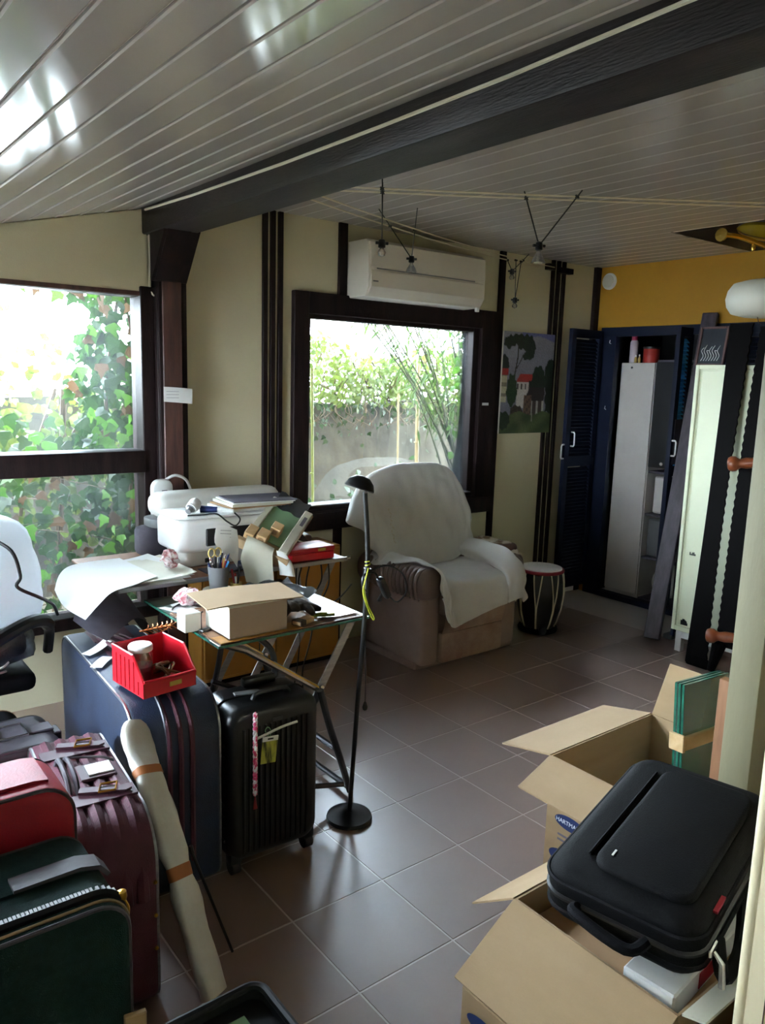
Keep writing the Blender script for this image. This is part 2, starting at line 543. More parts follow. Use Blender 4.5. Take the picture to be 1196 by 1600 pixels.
def build(name, mb, mat, parent=None, smooth=35, label=None):
    me = bpy.data.meshes.new(name)
    if parent is not None:
        off = root_loc(parent)
    else:
        xs = [p.x for p in mb.v]; ys = [p.y for p in mb.v]; zs = [p.z for p in mb.v]
        off = Vector(((min(xs) + max(xs)) / 2, (min(ys) + max(ys)) / 2, min(zs)))
    me.from_pydata([p - off for p in mb.v], [], mb.f)
    bm = bmesh.new()
    bm.from_mesh(me)
    bmesh.ops.recalc_face_normals(bm, faces=bm.faces)
    bm.to_mesh(me)
    bm.free()
    for mm in (mat if isinstance(mat, (list, tuple)) else [mat]):
        me.materials.append(mm)
    if isinstance(mat, (list, tuple)):
        me.polygons.foreach_set('material_index', mb.mi)
    if smooth:
        me.polygons.foreach_set('use_smooth', [True] * len(me.polygons))
        me.set_sharp_from_angle(angle=math.radians(smooth))
    me.update()
    o = bpy.data.objects.new(name, me)
    COL.objects.link(o)
    if parent is not None:
        o.parent = parent
    else:
        o.location = off
        ROOTS[o.name] = off.copy()
    if label: o['label'] = label
    return o

def thing(name, label, cat, loc, group=None):
    o = bpy.data.objects.new(name, None)
    COL.objects.link(o)
    o.empty_display_size = 0.05
    o.location = loc
    ROOTS[o.name] = Vector(loc)
    tag(o, label, cat, group)
    return o

def struct(name, mb, mat, smooth=30, parent=None):
    o = build(name, mb, mat, parent, smooth)
    o['kind'] = 'structure'
    return o

def dup(src, loc, parent=None, rotz=None):
    c = src.copy()
    COL.objects.link(c)
    c.parent = parent
    c.location = loc
    if rotz is not None:
        c.rotation_euler = (0, 0, rotz)
    return c

def txt(body, size, Mx, mat, parent, name='lettering', ext=0.0006, align='CENTER'):
    cu = bpy.data.curves.new(name, 'FONT')
    cu.body = body
    cu.size = size
    cu.extrude = ext
    cu.align_x = align
    cu.align_y = 'CENTER'
    ob = bpy.data.objects.new(name + '_tmp', cu)
    COL.objects.link(ob)
    dg = bpy.context.evaluated_depsgraph_get()
    me = bpy.data.meshes.new_from_object(ob.evaluated_get(dg))
    mb = MB()
    mb.add([v.co.copy() for v in me.vertices], [list(p.vertices) for p in me.polygons], Mx)
    bpy.data.objects.remove(ob)
    bpy.data.curves.remove(cu)
    bpy.data.meshes.remove(me)
    return build(name, mb, mat, parent, 0)

def T(x, y, z, rz=0.0, rx=0.0, ry=0.0):
    return Matrix.Translation((x, y, z)) @ Euler((rx, ry, rz)).to_matrix().to_4x4()

def frame(o, u, v):
    # matrix with local x along u, local y along v, z the normal
    u = Vector(u).normalized(); v = Vector(v)
    v = (v - u * v.dot(u)).normalized()
    w = u.cross(v)
    return Matrix(((u.x, v.x, w.x, o[0]), (u.y, v.y, w.y, o[1]), (u.z, v.z, w.z, o[2]), (0, 0, 0, 1)))

def one(name, mb, mat, label, cat, group=None, smooth=35, kind=None):
    return tag(build(name, mb, mat, None, smooth), label, cat, group, kind)
# ------------------------------------------------------------------ the shell
YW = 3.705            # inner face of the long wall
XR = 4.85             # inner face of the ochre wall
ZC = 2.405            # flat ceiling
SL, SX0, SZ0 = 0.244, 1.449, 2.312     # lean-to ceiling slope
XL = -0.9
YN = -1.6
def zs(x):
    return SZ0 + SL * (x - SX0)

# floor: joint slab with raised tiles
fl = struct('floor', MB().bx(XL, 5.6, YN, YW + 0.1, -0.12, -0.0012), M['grout'])
tm = None
for i in range(-1, 13):
    for j in range(-4, 7):
        x0 = 1.085 + 0.33 * (i - 3)
        y0 = 1.746 + 0.33 * (j - 1)
        if y0 < 0.35 or x0 > 5.0:
            continue
        if tm is None:
            t0 = build('tile', MB().bx(-0.1625, 0.1625, -0.1625, 0.1625, -0.004, 0.0, 0.0012, 1), M['tile'], fl, 0)
            tm = t0
            t0.location = Vector((x0 + 0.165, y0 + 0.165, 0)) - root_loc(fl)
            # mesh was built around the world origin: undo the shift
            for v in t0.data.vertices:
                v.co += root_loc(fl)
        else:
            c = dup(t0, Vector((x0 + 0.165, y0 + 0.165, 0)) - root_loc(fl), fl)

# back wall with two window openings
wb = MB()
WT = 0.16
W1 = (-0.75, 1.445, 0.40, 1.945)
W2 = (2.30, 3.76, 0.76, 1.96)
wb.bx(XL - 0.16, W1[0], YW, YW + WT, -0.1, 2.6)
wb.bx(W1[0], W1[1], YW, YW + WT, -0.1, W1[2])
wb.bx(W1[0], W1[1], YW, YW + WT, W1[3], 2.6)
wb.bx(W1[1], W2[0], YW, YW + WT, -0.1, 2.6)
wb.bx(W2[0], W2[1], YW, YW + WT, -0.1, W2[2])
wb.bx(W2[0], W2[1], YW, YW + WT, W2[3], 2.6)
wb.bx(W2[1], 5.75, YW, YW + WT, -0.1, 2.6)
struct('wall_back', wb, M['cream'])
# left wall of the lean-to
wl_ = MB()
wl_.bx(XL - 0.16, XL, YN, 2.0, -0.1, 2.1).bx(XL - 0.16, XL, 3.4, YW, -0.1, 2.1).bx(XL - 0.16, XL, 2.0, 3.4, -0.1, 0.70).bx(XL - 0.16, XL, 2.0, 3.4, 1.56, 2.1)
struct('wall_left', wl_, M['cream'])
# wall behind the camera
wf = MB()
wf.bx(XL - 0.16, 5.75, YN - 0.16, YN, -0.1, 2.7)
struct('wall_front', wf, M['cream'])
# ochre wall over and beside the cupboards
wr = MB()
wr.bx(XR, XR + 0.1, YN, YW, 1.975, 2.6)
wr.bx(XR, XR + 0.1, YN, 2.05, -0.1, 1.975)
wr.bx(XR, XR + 0.1, 3.63, YW, -0.1, 1.975)
wr.bx(5.6, 5.75, YN, YW, -0.1, 2.6)
struct('wall_right', wr, M['yellow'])
struct('trim_9', MB().bx(XR + 0.1, 5.6, 3.60, 3.63, 0, 2.02).bx(XR + 0.1, 5.6, 2.0, 2.03, 0, 2.0).bx(XR + 0.1, 5.6, 2.0, YW, 2.02, 2.06).bx(5.57, 5.6, 2.0, YW, 0, 2.02), M['shadeback'])  # black lining added so the cupboard interior reads as shaded

# roof above everything, its unseen eaves widened to shade the garden
struct('roof', MB().bx(1.3, 5.9, YN - 0.4, YW + 0.85, 2.52, 2.62).add(
    [(XL - 0.5, YN - 0.4, zs(XL - 0.5) + 0.16), (1.5, YN - 0.4, zs(1.5) + 0.16), (1.5, YW + 0.75, zs(1.5) + 0.16), (XL - 0.5, YW + 0.75, zs(XL - 0.5) + 0.16),
     (XL - 0.5, YN - 0.4, zs(XL - 0.5) + 0.2), (1.5, YN - 0.4, zs(1.5) + 0.2), (1.5, YW + 0.75, zs(1.5) + 0.2), (XL - 0.5, YW + 0.75, zs(XL - 0.5) + 0.2)],
    [(0, 1, 2, 3), (4, 5, 6, 7), (0, 1, 5, 4), (1, 2, 6, 5), (2, 3, 7, 6), (3, 0, 4, 7)]), M['gunmetal'])

# unseen upper storey, added to keep half the sky off the garden
struct('shade_storey', MB().bx(-1.2, 9.0, YN, YW + 0.16, 2.63, 6.6), M['cream'])

# flat ceiling of grooved boards
cl = struct('ceiling', MB().bx(1.45, 5.0, YN, YW, ZC + 0.006, ZC + 0.02), M['groove'])
def board(parent, x0, x1, ya, yb, zf):
    mb = MB()
    e = 0.004
    za, zb = zf(x0 + e), zf(x1 - e)
    q = 0.003
    vs = []
    for y in (ya, yb):
        vs += [(x0 + e, y, za + q), (x0 + e + q, y, za), (x1 - e - q, y, zb), (x1 - e, y, zb + q), (x1 - e, y, zb + 0.011), (x0 + e, y, za + 0.011)]
    fs = [(0, 1, 2, 3, 4, 5), (11, 10, 9, 8, 7, 6)] + [(k, (k + 1) % 6, 6 + (k + 1) % 6, 6 + k) for k in range(6)]
    mb.add(vs, fs)
    return build('plank', mb, M['pvc'], parent, 0)
k = 0
x = 2.192 - 0.1115 * 6
while x < 4.84:
    x1 = min(x + 0.1115, 4.85)
    # the opening in the ceiling near the ochre wall
    if x1 > 4.03:
        board(cl, x, x1, 2.58, YW, lambda q: ZC)
        board(cl, x, x1, YN, 1.55, lambda q: ZC)
    else:
        board(cl, x, x1, YN, YW, lambda q: ZC)
    x = x1
struct('trim_10', MB().bx(4.02, 4.85, 1.55, 2.585, ZC + 0.003, ZC + 0.0055), M['dark'])  # flat dark sheet standing in for shade inside the ceiling opening
# lean-to ceiling
def bow(x, y):
    return 0.0
YS = [YW, 3.0, 2.4, 2.1, 1.9, 1.7, 1.5, 1.3, 1.1, 0.9, 0.6, 0.2, -0.6, YN]
def strip_solid(x0, x1, prof):
    # prof(y) -> list of (x, z) section points
    vs, fs = [], []
    k = None
    for y in YS:
        p = prof(y)
        k = len(p)
        vs += [(a, y, c) for a, c in p]
    for i in range(len(YS) - 1):
        for j in range(k):
            j2 = (j + 1) % k
            fs.append((i * k + j, i * k + j2, (i + 1) * k + j2, (i + 1) * k + j))
    fs.append(tuple(range(k)))
    fs.append(tuple((len(YS) - 1) * k + j for j in range(k - 1, -1, -1)))
    return MB().add(vs, fs)
xs_ = [XL, 0.75, 0.95, 1.1, 1.25, 1.36, 1.46]
cs = struct('ceiling.001', strip_solid(XL, 1.46, lambda y: [(q, zs(q) + 0.008 + bow(q, y)) for q in xs_] + [(q, zs(q) + 0.02 + bow(q, y)) for q in reversed(xs_)]), M['groove'])
x = 0.602 - 0.108 * 14
while x < 1.43:
    xa, xb = max(x, XL) + 0.004, min(x + 0.108, 1.462) - 0.004
    def sec(y, xa=xa, xb=xb):
        za, zb = zs(xa) + bow(xa, y), zs(xb) + bow(xb, y)
        return [(xa, za + 0.003), (xa + 0.003, za), (xb - 0.003, zb), (xb, zb + 0.003), (xb, zb + 0.010), (xa, za + 0.010)]
    build('plank', strip_solid(xa, xb, sec), M['pvc'], cs, 20)
    x += 0.108

# beam, post, brace
bm_ = struct('beam', MB().bx(1.425, 1.605, YN, YW, 2.195, 2.5, 0.008, 2), M['beam'])
build('strip', MB().tube([(1.421, 3.62, 2.294), (1.421, 3.12, 2.278), (1.421, 2.41, 2.268), (1.421, 1.865, 2.268), (1.421, 1.38, 2.272), (1.421, 0.94, 2.284), (1.421, YN, 2.29)], 0.0055, 6), M['string'], bm_)
pt = struct('pillar', MB().bx(1.475, 1.615, 3.615, YW + 0.02, 0, 2.2, 0.006, 2), M['dark'])
build('face_board', MB().bx(1.49, 1.585, 3.607, 3.617, 0, 1.99, 0.003, 1), M['brown'], pt)
br = MB()
br.prism([(3.61, 1.985), (3.45, 2.2), (3.62, 2.2), (3.62, 1.985)], 1.44, 1.612, 'YZ')
br.prism([(3.598, 1.99), (3.442, 2.198), (3.45, 2.2), (3.61, 1.985)], 1.455, 1.565, 'YZ')
struct('trim_1', br, M['dark'])
# pinned card on the post
pc = MB().sheet(net([[(1.487, 3.604, 1.50), (1.55, 3.598, 1.498), (1.63, 3.60, 1.492)], [(1.487, 3.604, 1.43), (1.55, 3.6, 1.426), (1.628, 3.596, 1.42)]], 4, 3), 0.0006)
cardp = one('note_card', pc, M['paper'], 'small white note card pinned to the dark post', 'note')
lines = MB()
for q in range(3):
    lines.bx(1.497, 1.56, 3.5965, 3.5975, 1.478 - q * 0.015, 1.4792 - q * 0.015)
build('written_line', lines, M['inkgrey'], cardp)

# battens and trims on the long wall
def batten(n, x0, x1, z0, z1, d=0.018, y=YW):
    struct('trim_%d' % n, MB().bx(x0, x1, y - d, y + 0.01, z0, z1, 0.002, 1), M['dark'])
for q, xx in enumerate((2.070, 2.116, 2.162)):
    batten(20 + q, xx, xx + 0.027, 0.0, ZC)
for q, xx in enumerate((4.325, 4.382, 4.44)):
    batten(30 + q, xx, xx + 0.028, 0.0, ZC)
batten(2, 2.545, 2.60, 0.0, 0.72)
batten(3, 2.545, 2.60, 2.0, ZC)
batten(4, 3.815, 3.865, 0.0, ZC)
batten(5, 4.795, 4.85, 0.0, ZC, 0.03)
batten(6, 4.385, 4.52, 2.325, 2.362, 0.04)
batten(7, 4.26, 4.33, 2.335, 2.375, 0.04)
struct('baseboard_back', MB().bx(4.48, 4.80, YW - 0.02, YW, 0, 0.075, 0.003), M['white'])
# cream valance panel over the left window
vp = MB().add([(XL, 3.675, zs(XL)), (1.447, 3.675, zs(1.447) - 0.003), (1.447, 3.675, 1.935), (XL, 3.675, 1.935), (XL, 3.70, zs(XL)), (1.447, 3.70, zs(1.447) - 0.003), (1.447, 3.70, 1.935), (XL, 3.70, 1.935)],
              [(0, 1, 2, 3), (4, 5, 6, 7), (0, 1, 5, 4), (1, 2, 6, 5), (2, 3, 7, 6), (3, 0, 4, 7)])
struct('trim_8', vp, M['cream'])
tube_ = MB().tube([(1.452, 3.668, 2.30), (1.456, 3.667, 2.1), (1.452, 3.668, 1.95), (1.465, 3.66, 1.925), (1.475, 3.655, 1.92)], 0.005, 6)
one('blind_cord', tube_, M['string'], 'thin white cord hanging at the edge of the cream panel over the large window', 'cord')

# window 1 (large, left): frame, mid rail, panes
w1 = struct('window_1', MB().bx(1.405, 1.47, 3.66, 3.80, 0.36, 1.96, 0.004).bx(-0.80, -0.74, 3.66, 3.80, 0.36, 1.96)
            .bx(-0.75, 1.42, 3.66, 3.80, 0.36, 0.42, 0.004).bx(-0.75, 1.42, 3.69, 3.80, 1.915, 1.96), M['dark'])
build('middle_rail', MB().bx(-0.75, 1.41, 3.645, 3.80, 1.09, 1.195, 0.006, 2), M['dark'], w1)
build('top_strip', MB().bx(-0.75, 1.41, 3.672, 3.69, 1.917, 1.937), M['brown'], w1)
build('stop_bead', MB().bx(1.47, 1.49, 3.63, 3.69, 0.36, 1.96, 0.004), M['dark'], w1)
build('pane', MB().bx(-0.75, 1.41, 3.742, 3.748, 1.19, 1.92), M['panehaze'], w1, 0)
build('pane', MB().bx(-0.75, 1.41, 3.742, 3.748, 0.41, 1.10), M['panehaze'], w1, 0)

# window 2 (single, wide dark casing with an inner sash)
def ring(mb, a, b, y0, y1, bev=0.004):
    # a = outer x0,x1,z0,z1 ; b = inner
    mb.bx(a[0], b[0], y0, y1, a[2], a[3], bev)
    mb.bx(b[1], a[1], y0, y1, a[2], a[3], bev)
    mb.bx(b[0], b[1], y0, y1, a[2], b[2], bev)
    mb.bx(b[0], b[1], y0, y1, b[3], a[3], bev)
    return mb
w2 = struct('window_2', ring(MB(), (2.25, 3.81, 0.70, 2.02), (2.345, 3.66, 0.82, 1.905), 3.672, 3.80), M['dark'])
build('sash', ring(MB(), (2.335, 3.67, 0.81, 1.915), (2.372, 3.612, 0.85, 1.882), 3.70, 3.775), M['dark'], w2)
build('lower_board', MB().bx(2.25, 3.80, 3.664, 3.675, 0.705, 0.80, 0.003), M['dark'], w2)
build('ledge', MB().bx(2.37, 3.61, 3.66, 3.74, 0.846, 0.852), M['steel'], w2)
build('pane', MB().bx(2.36, 3.62, 3.742, 3.748, 0.84, 1.89), M['pane'], w2, 0)
build('sticker', MB().bx(3.69, 3.745, 3.668, 3.673, 1.415, 1.432), M['white'], w2)

# unseen window added to the lean-to's left wall to light the room
w3 = struct('fill_window', MB().bx(XL - 0.1, XL + 0.02, 1.98, 2.04, 0.68, 1.58).bx(XL - 0.1, XL + 0.02, 3.36, 3.42, 0.68, 1.58)
            .bx(XL - 0.1, XL + 0.02, 2.0, 3.4, 0.68, 0.74).bx(XL - 0.1, XL + 0.02, 2.0, 3.4, 1.52, 1.58), M['dark'])
build('pane', MB().bx(XL - 0.05, XL - 0.045, 2.0, 3.4, 0.70, 1.56), M['pane'], w3, 0)

# ------------------------------------------------------------------ outside
struct('ground', MB().bx(-8, 14, YW + WT, 14, -0.2, 0.0).bx(-8, XL - 0.16, -4, YW + WT, -0.2, 0.0), M['soil'])
gw = MB()
seg = 12
gw.sheet([[( -4 + 14 * i / 40, 5.55 + 0.015 * math.sin(i * 2.1 + z * 3), z + (0.03 * math.sin(i * 1.3) if z > 1 else 0)) for i in range(41)] for z in (-0.05, 0.5, 1.0, 1.36)], 0.22)
struct('wall_1', gw, M['concrete'])

def leaf_shape(L, W, kind):
    # outline points in a leaf's own plane (x across, y along)
    if kind == 'ivy':
        return [(0, 0), (-0.42 * W, 0.06 * L), (-0.52 * W, 0.42 * L), (-0.26 * W, 0.5 * L), (0, L), (0.26 * W, 0.5 * L), (0.52 * W, 0.42 * L), (0.42 * W, 0.06 * L)]
    if kind == 'long':
        return [(0, 0), (-0.5 * W, 0.3 * L), (0, L), (0.5 * W, 0.3 * L)]
    return [(0, 0), (-0.5 * W, 0.35 * L), (-0.35 * W, 0.75 * L), (0, L), (0.35 * W, 0.75 * L), (0.5 * W, 0.35 * L)]

def leaf_verts(L, W, kind, fold=0.12):
    o = leaf_shape(L, W, kind)
    return [(x_, y_, abs(x_) * fold - 0.15 * y_ * y_ / L) for x_, y_ in o]

def leaf_mx(p, rng, face=(0, -1, 0), spread=0.9, droop=True):
    # leaf hanging at p, its face turned roughly towards `face`
    n = Vector(face) + Vector((rng.uniform(-1, 1), rng.uniform(-1, 1), rng.uniform(-0.4, 1))) * spread
    n.normalize()
    d = Vector((rng.uniform(-1, 1), rng.uniform(-1, 1) * 0.5, -0.8 if droop else rng.uniform(-1, 1)))
    d = (d - n * d.dot(n)).normalized()
    xx = d.cross(n)
    return Matrix(((xx.x, d.x, n.x, p[0]), (xx.y, d.y, n.y, p[1]), (xx.z, d.z, n.z, p[2]), (0, 0, 0, 1)))

def leaf_mass(name, pts, rng, mat, parent, L=(0.05, 0.1), wr=0.9, kind='ivy', spread=0.9, droop=True, face=(0, -1, 0)):
    mb = MB()
    for p in pts:
        l_ = rng.uniform(*L)
        vs = leaf_verts(l_, l_ * wr, kind)
        mb.add(vs, [tuple(range(len(vs)))], leaf_mx(p, rng, face, spread, droop))
    o = build(name, mb, mat, parent, 0)
    o['kind'] = 'stuff'
    return o

def leaf_singles(pts, rng, mats, parent, L=(0.06, 0.1), wr=0.9, kind='ivy', spread=0.7):
    base = {}
    for p in pts:
        mt = rng.choice(mats)
        if mt.name not in base:
            vs = leaf_verts(0.1, 0.1 * wr, kind)
            mb = MB().add([Vector(v) + root_loc(parent) for v in vs], [tuple(range(len(vs)))])
            base[mt.name] = build('leaf', mb, mt, parent, 0)
            c = base[mt.name]
        else:
            c = base[mt.name].copy()
            COL.objects.link(c)
            c.parent = parent
        s = rng.uniform(*L) / 0.1
        c.matrix_local = Matrix.Translation(-root_loc(parent)) @ leaf_mx(p, rng, (0, -1, 0), spread) @ Matrix.Diagonal((s, s, s, 1))

rng = random.Random(11)
# ivy around the large left window: thick to the right and low, sky upper left
ivy = thing('ivy_vine', 'green ivy climbing outside the large left window, thickest beside the post', 'ivy', (1.1, 4.3, 0))
st = MB()
for q in range(7):
    x0 = 1.55 + rng.uniform(-0.05, 0.5)
    y0 = 4.30 + rng.uniform(-0.05, 0.2)
    st.tube(cr_interp([(x0, y0, 0), (x0 + rng.uniform(-.05, .1), y0, 0.7), (x0 + rng.uniform(-.06, .1), y0, 1.4), (x0 + rng.uniform(-.08, .1), y0, 2.3)], 5), rng.uniform(0.005, 0.011), 5)
for q in range(4):
    z0 = 0.45 + 0.14 * q
    st.tube(cr_interp([(1.6, 4.35, z0), (0.9, 4.38 + rng.uniform(-.1, .2), z0 + rng.uniform(-.2, .2)), (0.3, 4.4, z0 + rng.uniform(-.2, .2)), (-0.4, 4.5, z0)], 5), 0.003, 5)
build('stem', st, M['stem'], ivy)
def ivy_ok(x, z, slack=0.0):
    # pixels show sky in the upper left of this window: leaves crowd right and below
    edge = 1.30 - 0.10 * math.sin(z * 5.0)
    if z > 1.35 + slack:
        return x > edge + 0.02
    if z > 1.18:
        return rng.random() < 0.55 or x > edge - 0.1
    return rng.random() < 0.85
pts = []
while len(pts) < 280:
    x_, z_ = rng.uniform(0.55, 1.95), rng.uniform(0.35, 2.15)
    if ivy_ok(x_, z_):
        pts.append((x_, 4.02 + rng.uniform(0, 0.22), z_))
for x_ in (0.75, 0.86, 0.97, 1.08, 1.14, 1.2, 1.26, 1.3):
    for q in range(2):
        pts.append((x_ + rng.uniform(-.05, .05), 4.0, 2.03 - rng.uniform(0, 0.09) - 0.03 * q))
leaf_singles(pts, rng, [M['ivy'], M['ivy'], M['ivyd'], M['ivybrown']] , ivy, (0.05, 0.1))
pts = []
while len(pts) < 1700:
    x_, z_ = rng.uniform(0.5, 2.3), rng.uniform(0.1, 2.3)
    if ivy_ok(x_ - 0.12, z_, -0.03) and (x_ > 1.42 or z_ > 1.12 or rng.random() < 0.6):
        pts.append((x_, 4.25 + abs(rng.gauss(0, 0.25)), z_))
pts += [(1.36 + 0.7 * rng.random() ** 0.8, 4.2 + rng.uniform(0, .35), rng.uniform(.3, 2.25)) for q in range(900)]
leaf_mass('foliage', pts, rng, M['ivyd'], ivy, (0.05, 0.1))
# pale bright shrubs further back behind the left window
sh = thing('shrub', 'pale sunlit shrub far behind the large left window', 'shrub', (0.9, 5.2, 0))
stm = MB()
for q in range(9):
    x0 = rng.uniform(0.2, 2.4)
    stm.tube([(x0, 5.1, 0), (x0 + rng.uniform(-.2, .2), 5.0, 0.9), (x0 + rng.uniform(-.4, .4), 5.0, 1.45)], 0.012, 5)
build('stem', stm, M['stem'], sh)
pts = [(rng.uniform(0.4, 2.6), 5.0 + rng.gauss(0, 0.15), 0.9 + abs(rng.gauss(0, 0.32)) * (1 if rng.random() < .8 else -1)) for q in range(2000)]
leaf_mass('foliage', pts, rng, M['hedgeleaf'], sh, (0.04, 0.09), 0.7, 'oval', droop=False)

# hedge on top of the old wall, seen through the single window
hd = thing('hedge', 'sunlit leafy hedge growing over the old concrete garden wall', 'hedge', (4.3, 5.7, 0))
tw = MB()
for q in range(60):
    x0 = rng.uniform(3.0, 6.0)
    tw.tube(cr_interp([(x0, 5.75, 0.9), (x0 + rng.uniform(-.1, .1), 5.6, 1.35), (x0 + rng.uniform(-.3, .3), 5.45, 1.5 + rng.uniform(0, .4))], 4), 0.006, 4)
for q in range(70):
    x0 = rng.uniform(3.2, 6.2)
    tw.tube(cr_interp([(x0, 5.5, 1.38), (x0 + rng.uniform(-.15, .15), 5.42, 1.28), (x0 + rng.uniform(-.2, .2), 5.45, 1.16)], 4), 0.004, 4)
build('stem', tw, M['stem'], hd)
pts = []
for q in range(7500):
    x_ = rng.uniform(2.4, 6.6)
    top = 1.86 + 0.16 * math.sin(x_ * 2.3 + 1.0) + 0.05 * math.sin(x_ * 9)
    if x_ > 5.1:
        top -= 0.12
    z_ = 1.32 + (top - 1.32) * rng.random() ** 0.85
    pts.append((x_, 5.55 + rng.uniform(-0.22, 0.35), z_))
leaf_mass('foliage', pts, rng, M['hedgeleaf'], hd, (0.035, 0.075), 0.55, 'oval', 0.9, False)
pts = [(rng.uniform(2.8, 6.3), 5.50 + rng.uniform(-0.1, 0.02), 1.36 - abs(rng.gauss(0, 0.12))) for q in range(500)]
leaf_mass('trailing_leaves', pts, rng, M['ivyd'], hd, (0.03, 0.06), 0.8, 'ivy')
pts = [(rng.uniform(2.8, 6.3), 5.45 + rng.uniform(-0.2, 0.05), 0.05 + abs(rng.gauss(0, 0.3))) for q in range(700)]
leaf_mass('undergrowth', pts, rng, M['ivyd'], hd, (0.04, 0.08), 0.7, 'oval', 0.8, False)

# bamboo clump fanning up at the right of the single window
bb = thing('bamboo_clump', 'clump of thin dark bamboo canes fanning up at the right of the single window', 'bamboo', (4.65, 4.75, 0))
tops = []
for q in range(22):
    x0 = 4.72 + rng.uniform(-0.12, 0.14)
    y0 = 4.75 + rng.uniform(-0.1, 0.12)
    lean = -1.2 * (q / 21) ** 1.3 + 0.12
    zt = 2.25 - 0.25 * (q / 21)
    p = cr_interp([(x0, y0, 0), (x0 + lean * 0.22, y0, 0.7), (x0 + lean * 0.62, y0 + 0.02, 1.4), (x0 + lean * 1.15, y0 + 0.05, zt)], 5)
    build('cane', MB().tube(p, [0.011 - 0.005 * i / (len(p) - 1) for i in range(len(p))], 6), M['cane'], bb)
    tops += p[9:]
pts = [(p.x + rng.uniform(-.12, .12), p.y + rng.uniform(-.1, .1), p.z + rng.uniform(-.1, .1)) for p in tops for w in range(4) if p.z > 1.25]
leaf_mass('foliage', pts, rng, M['bamboo'], bb, (0.08, 0.16), 0.16, 'long', 1.0)
pts = [(4.62 + rng.gauss(0, 0.14), 4.6 + rng.uniform(-.15, .2), rng.uniform(0.9, 2.2)) for q in range(260)]
leaf_mass('foliage', pts, rng, M['ivy'], bb, (0.05, 0.1), 0.7, 'oval', 0.9)
for nm, x_, y_, zt, mat, lab, r_ in (('plant_stake', 2.65, 4.1, 1.62, 'caneyellow', 'single greenish yellow cane standing at the left edge of the single window', 0.009),
                                   ('plant_stake', 4.27, 5.0, 1.75, 'canetan', 'thick tan cane standing before the garden wall in the middle of the single window', 0.016),
                                   ('plant_stake', 4.15, 5.1, 1.45, 'canetan', 'thin tan cane just left of the thick tan cane by the garden wall', 0.008)):
    mb = MB()
    mb.tube([(x_, y_, 0), (x_ + 0.01, y_, zt * 0.5), (x_ - 0.01, y_, zt)], r_, 8)
    s_ = one(nm, mb, M[mat], lab, 'cane')
    jb = MB()
    for q in range(1, 5):
        jb.tube([(x_, y_, zt * q / 5 - 0.004), (x_, y_, zt * q / 5 + 0.004)], r_ * 1.25, 8)
    build('cane_joint', jb, M[mat], s_)
# leaves hanging at the top of the single window
vn = thing('creeper', 'loose green creeper leaves hanging at the top of the single window', 'creeper', (3.0, 4.05, 2.3))
build('stem', MB().tube(cr_interp([(2.3, 4.05, 2.2), (2.9, 4.05, 2.14), (3.5, 4.06, 2.16), (4.4, 4.06, 2.2)], 6), 0.006, 5).tube([(4.4, 4.06, 2.2), (4.45, 4.06, 0.0)], 0.006, 5), M['stem'], vn)
pts = [(2.46, 4.02, 2.06), (2.50, 4.03, 2.10), (2.62, 4.03, 2.07), (2.66, 4.02, 2.09), (3.17, 4.03, 2.09), (3.22, 4.03, 2.08), (3.36, 4.03, 2.03), (3.52, 4.0, 2.05), (3.62, 4.02, 2.02), (3.7, 4.03, 2.0), (3.75, 4.05, 1.9), (3.82, 4.05, 1.7), (3.86, 4.05, 1.55), (3.9, 4.05, 1.35), (2.42, 4.03, 1.98), (3.33, 4.04, 2.1), (3.66, 4.05, 2.1), (2.9, 4.04, 2.12)]
leaf_singles(pts, rng, [M['ivy'], M['ivyd'], M['ivybrown']], vn, (0.06, 0.11))
# ------------------------------------------------------------------ on the walls and ceiling
ac = thing('air_conditioner', 'white wall air conditioner above the single window', 'air conditioner', (3.05, 3.6, 2.0))
mb = MB().prism([(3.70, 2.31), (3.53, 2.31), (3.505, 2.295), (3.498, 2.16), (3.498, 2.06), (3.53, 2.01), (3.70, 2.005)], 2.605, 3.49, 'YZ', bev=0.008)
build('body', mb, M['ac'], ac)
build('front_panel', MB().prism([(3.505, 2.295), (3.495, 2.29), (3.489, 2.165), (3.505, 2.165)], 2.615, 3.48, 'YZ'), M['ac'], ac)
build('flap', MB().prism([(3.50, 2.15), (3.49, 2.145), (3.488, 2.06), (3.515, 2.022), (3.522, 2.03), (3.50, 2.065)], 2.62, 3.475, 'YZ'), M['ac'], ac)
build('air_slot', MB().bx(2.66, 3.40, 3.4935, 3.503, 2.154, 2.160), M['grey'], ac)
build('status_label', MB().bx(2.63, 2.665, 3.4865, 3.49, 2.085, 2.092), M['grey'], ac)
build('sensor', MB().bx(3.43, 3.455, 3.50, 3.52, 1.985, 2.01, 0.003), M['white'], ac)

sd = thing('smoke_detector', 'round white smoke detector high on the ochre wall by the corner', 'smoke detector', (4.84, 3.60, 2.25))
Rm = T(XR, 3.60, 2.305, 0, 0, -PI / 2)
build('base', MB().lathe([(0.058, 0.0), (0.058, 0.012), (0.05, 0.02)], n=24, Mx=Rm), M['white'], sd)
build('cover', MB().lathe([(0.046, 0.018), (0.044, 0.03), (0.03, 0.036), (0.0, 0.037)], n=24, Mx=Rm), M['offwhite'], sd)

